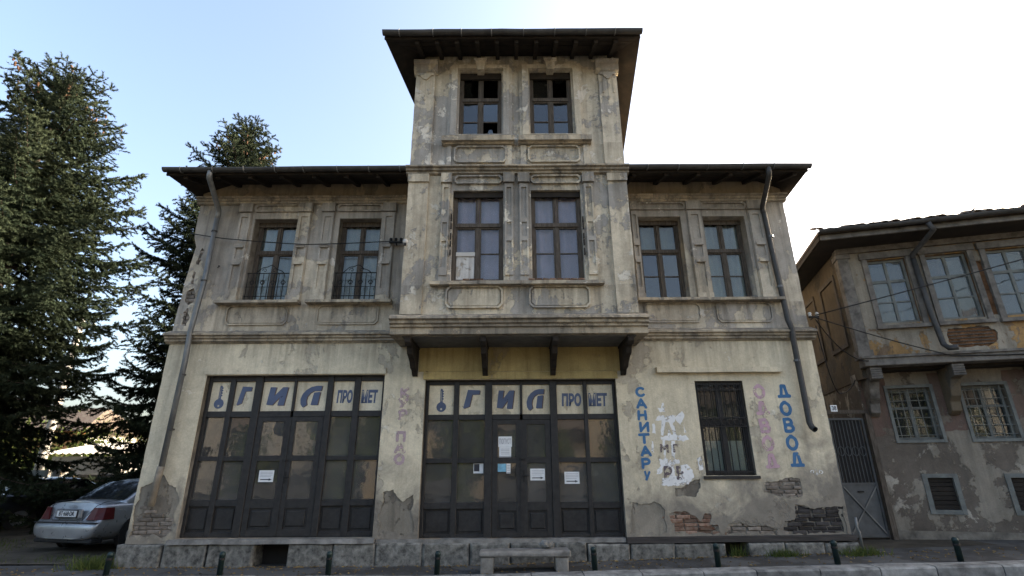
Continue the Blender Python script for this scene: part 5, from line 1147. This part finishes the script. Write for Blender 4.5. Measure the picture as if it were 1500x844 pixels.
def make_car(label, loc, rz, paintm):
    T = thing('parked_car', label, 'car', loc, rz, 'parked cars in the yard')
    def st(y, sh=0., top=.96, w=1., zb=.24, bump=0.):   # station; bump pulls the bumper outwards
        return [(0, y-bump, zb), (.60*w, y-bump, zb), (.79*w, y-bump, zb+.06), (.855*w, y-bump, .44), (.86*w, y-bump, .57), (.852*w, y+sh*.1, .63), (.845*w, y+sh*.3, .74), (.80*w, y+sh*.75, .88), (.70*w, y+sh, top-.012), (0, y+sh*1.0, top)]
    rows = [st(.13, .10, .965, .93, .30, .10), st(.17, .10, .97, .985, .25, .08), st(.45, .04, .985, 1., .22), st(.9, 0, .985, 1.01, .22), st(1.6, 0, .96, 1.01, .2), st(2.6, 0, .94, 1.01, .2), st(3.2, 0, .91, 1.01, .22), st(3.8, 0, .84, 1., .22), st(4.25, 0, .76, .95, .24), st(4.42, 0, .70, .82, .28)]
    body = loft_obj('body', rows, paintm, T)
    def cs(y, z, wb, wt, zb=.93): return [(0, y, zb-.2), (wb, y, zb-.2), (wb, y, zb), (wb-.3*(wb-wt), y, zb+.33*(z-zb)), (wt+.10*(wb-wt), y, zb+.8*(z-zb)), (wt-.06, y, z-.01), (0, y, z+.012)]
    cab = [cs(.62, .965, .755, .70), cs(.78, 1.05, .765, .70), cs(1.02, 1.22, .77, .64), cs(1.26, 1.36, .775, .58), cs(1.6, 1.41, .78, .565), cs(2.2, 1.40, .78, .565), cs(2.6, 1.28, .77, .61), cs(3.0, 1.06, .76, .68), cs(3.25, .93, .74, .7)]
    loft_obj('cabin', cab, paintm, T)
    rw = MB(); n = 9; v = []
    for yy, zz_, hw_ in ((.66, 1.008, .655), (.86, 1.135, .625), (1.06, 1.265, .585), (1.2, 1.345, .54)):
        for i in range(n): u = -1+2*i/(n-1); v.append((hw_*u, yy-.012+.03*u*u*u*u, zz_+.012-.03*u*u))
    rw.add(v, [(r*n+i, r*n+i+1, (r+1)*n+i+1, (r+1)*n+i) for r in range(3) for i in range(n-1)]).obj('rear_window', M['carglass'], T, True)
    for s in (-1, 1):
        for y0, y1, ya, yb in ((.98, 1.72, 1.32, 1.72), (1.78, 2.86, 1.78, 2.40)):
            q = [(s*.768, y0, 1.0), (s*.772, y1, 1.0), (s*.632, yb, 1.335), (s*.632, ya, 1.335)]
            MB().slab(q, .008, (s, 0, .25)).obj('side_window', M['carglass'], T)
        tl = MB(); bot = [(.50, .105), (.70, .115), (.84, .19), (.866, .30), (.868, .40)]; tp = [(.585, .155), (.69, .165), (.80, .24), (.826, .32), (.83, .40)]
        for d in (0, .03): tl.v += [(s*(x-.0+(-d if i > 2 else 0)), y-.012+(d if i < 4 else 0), .645) for i, (x, y) in enumerate(bot)]+[(s*(x+(-d if i > 2 else 0)), y-.012+(d if i < 4 else 0), .868) for i, (x, y) in enumerate(tp)]
        for k in range(4): tl.f += [(k, k+1, 6+k, 5+k), (10+k, 15+k, 16+k, 11+k)]
        tl.f += [(0, 5, 15, 10), (4, 14, 19, 9)]+[(k, 10+k, 11+k, k+1) for k in range(4)]+[(5+k, 6+k, 16+k, 15+k) for k in range(4)]
        tl.obj('tail_lamp', M['lamp'], T)
    # number plate in its recess, boot seams, badge, bumper strip
    MB().box(-.36, .36, .085, .14, .665, .845).obj('plate_recess', paintm, T, bevel=.02)
    fr = MB().box(-.275, .275, .068, .084, .685, .825).obj('plate_frame', M['trim_b'], T); pw_ = MB().cham(-.26, .26, .060, .067, .698, .812, .002).obj('number_plate', M['plate_w'], T)
    q = link('plate_text', text_mesh('BT·668·DR', .115, .003, 0, .001, .78), M['ink'], pw_); q.location = (0, .0585, .755)
    sm = MB()
    for s in (-1, 1): sm.tube([(s*.40, .098, .632), (s*.47, .12, .72), (s*.60, .185, .905), (s*.66, .30, .972), (s*.66, .6, .992)], .006, 4)
    sm.tube([(-.40, .098, .632), (.40, .098, .632)], .006, 4); sm.obj('boot_seam', M['trim_b'], T)
    eb = MB()
    for k in range(4): eb.tube([(-.072+.048*k+.03*math.cos(t), .158, .885+.03*math.sin(t)) for t in np.linspace(0, 6.283, 15)], .0045, 4)
    eb.obj('badge', M['rim'], T)
    MB().box(-.82, .82, .05, .2, .585, .60).obj('bumper_gap', M['trim_b'], T); MB().box(-.76, .76, .09, .35, .215, .30).obj('rear_valance', M['trim_b'], T, bevel=.02)
    for y in (.93, 3.52):
        for s in (-1, 1):
            wl = MB().lathe([(.20, -.1), (.295, -.1), (.315, -.07), (.315, .07), (.295, .1), (.20, .1)], 24, (s*.765, y, .315), 'x').obj('wheel', M['tyre'], T, True)
            rm = MB().lathe([(.205, 0), (.2, s*.012), (.05, s*.004), (.03, s*.02)], 20, (s*.862, y, .315), 'x').obj('rim', M['rim'], wl)
            MB().lathe([(.36, 0), (.36, .006*s)], 28, (s*.862, y, .33), 'x').obj('arch_shade_disc', M['trim_b'], T)  # black disc standing in for the shade inside the wheel arch
    return T
make_car('silver sedan parked with its rear to the street beside the old house', (-9.08, 1.45, .02), R(-15), M['silver'])
make_car('dark car whose rounded corner shows at the left edge', (-15.2, 5.6, .02), R(-30), M['navy'])

# ------------------------------------------------------------------ across the street (behind the camera, seen in the panes)
M['opp'] = simple('warm_render', (.50, .40, .27), .9, var=.15, scale=1); M['opp2'] = simple('pale_render', (.55, .50, .42), .9, var=.15, scale=1)
def opposite(x0, x1, h, y, mat, label, nf):
    T = thing('house_across_street', label, 'house', ((x0+x1)/2, y, -.1)); w = (x1-x0)/2
    hol = [rect(a, a+1.0, 1.0+3*f_, 2.5+3*f_) for f_ in range(nf) for a in np.arange(-w+.8, w-1.4, 2.1)]
    o = plate('wall', rect(-w, w, 0, h), hol, 0, -.3, mat, T); MB().box(-w, w, -6, -.45, 0, h).obj('back_block', M['dark_room'], T)
    MB().slab([(-w-.5, .7, h), (w+.5, .7, h), (w-1, -3, h+1.8), (-w+1, -3, h+1.8)], .15).slab([(-w-.5, -6.5, h), (-w+1, -3, h+1.8), (w-1, -3, h+1.8), (w+.5, -6.5, h)], .15).obj('roof', M['tile'], T)
opposite(-22, -9, 6.2, -21, M['opp2'], 'pale house across the street, left of the camera', 2)
opposite(-7.5, 5.0, 4.6, -22, M['opp'], 'warm coloured house across the street behind the camera', 1)
opposite(7, 20, 6.4, -21.5, M['opp2'], 'pale house across the street, right of the camera', 2)
for i, (x, r, h, lb) in enumerate(((-13, 2.4, 5.5, 'tall bush across the street before the left pale house'), (-8.4, 1.9, 5.8, 'tall bush across the street between the left houses'), (5.9, 2.0, 5.6, 'tall bush across the street between the right houses'),
      (-3.4, 1.6, 5.0, 'tall bush across the street before the left half of the warm house'), (1.2, 1.5, 4.2, 'bush across the street before the right half of the warm house'), (11, 2.4, 5.5, 'tall bush across the street before the right pale house'))):
    shrub(lb, (x, -16.8-.3*i, -.1), r, h, 5000, M['leaf'], 60+i, .2)
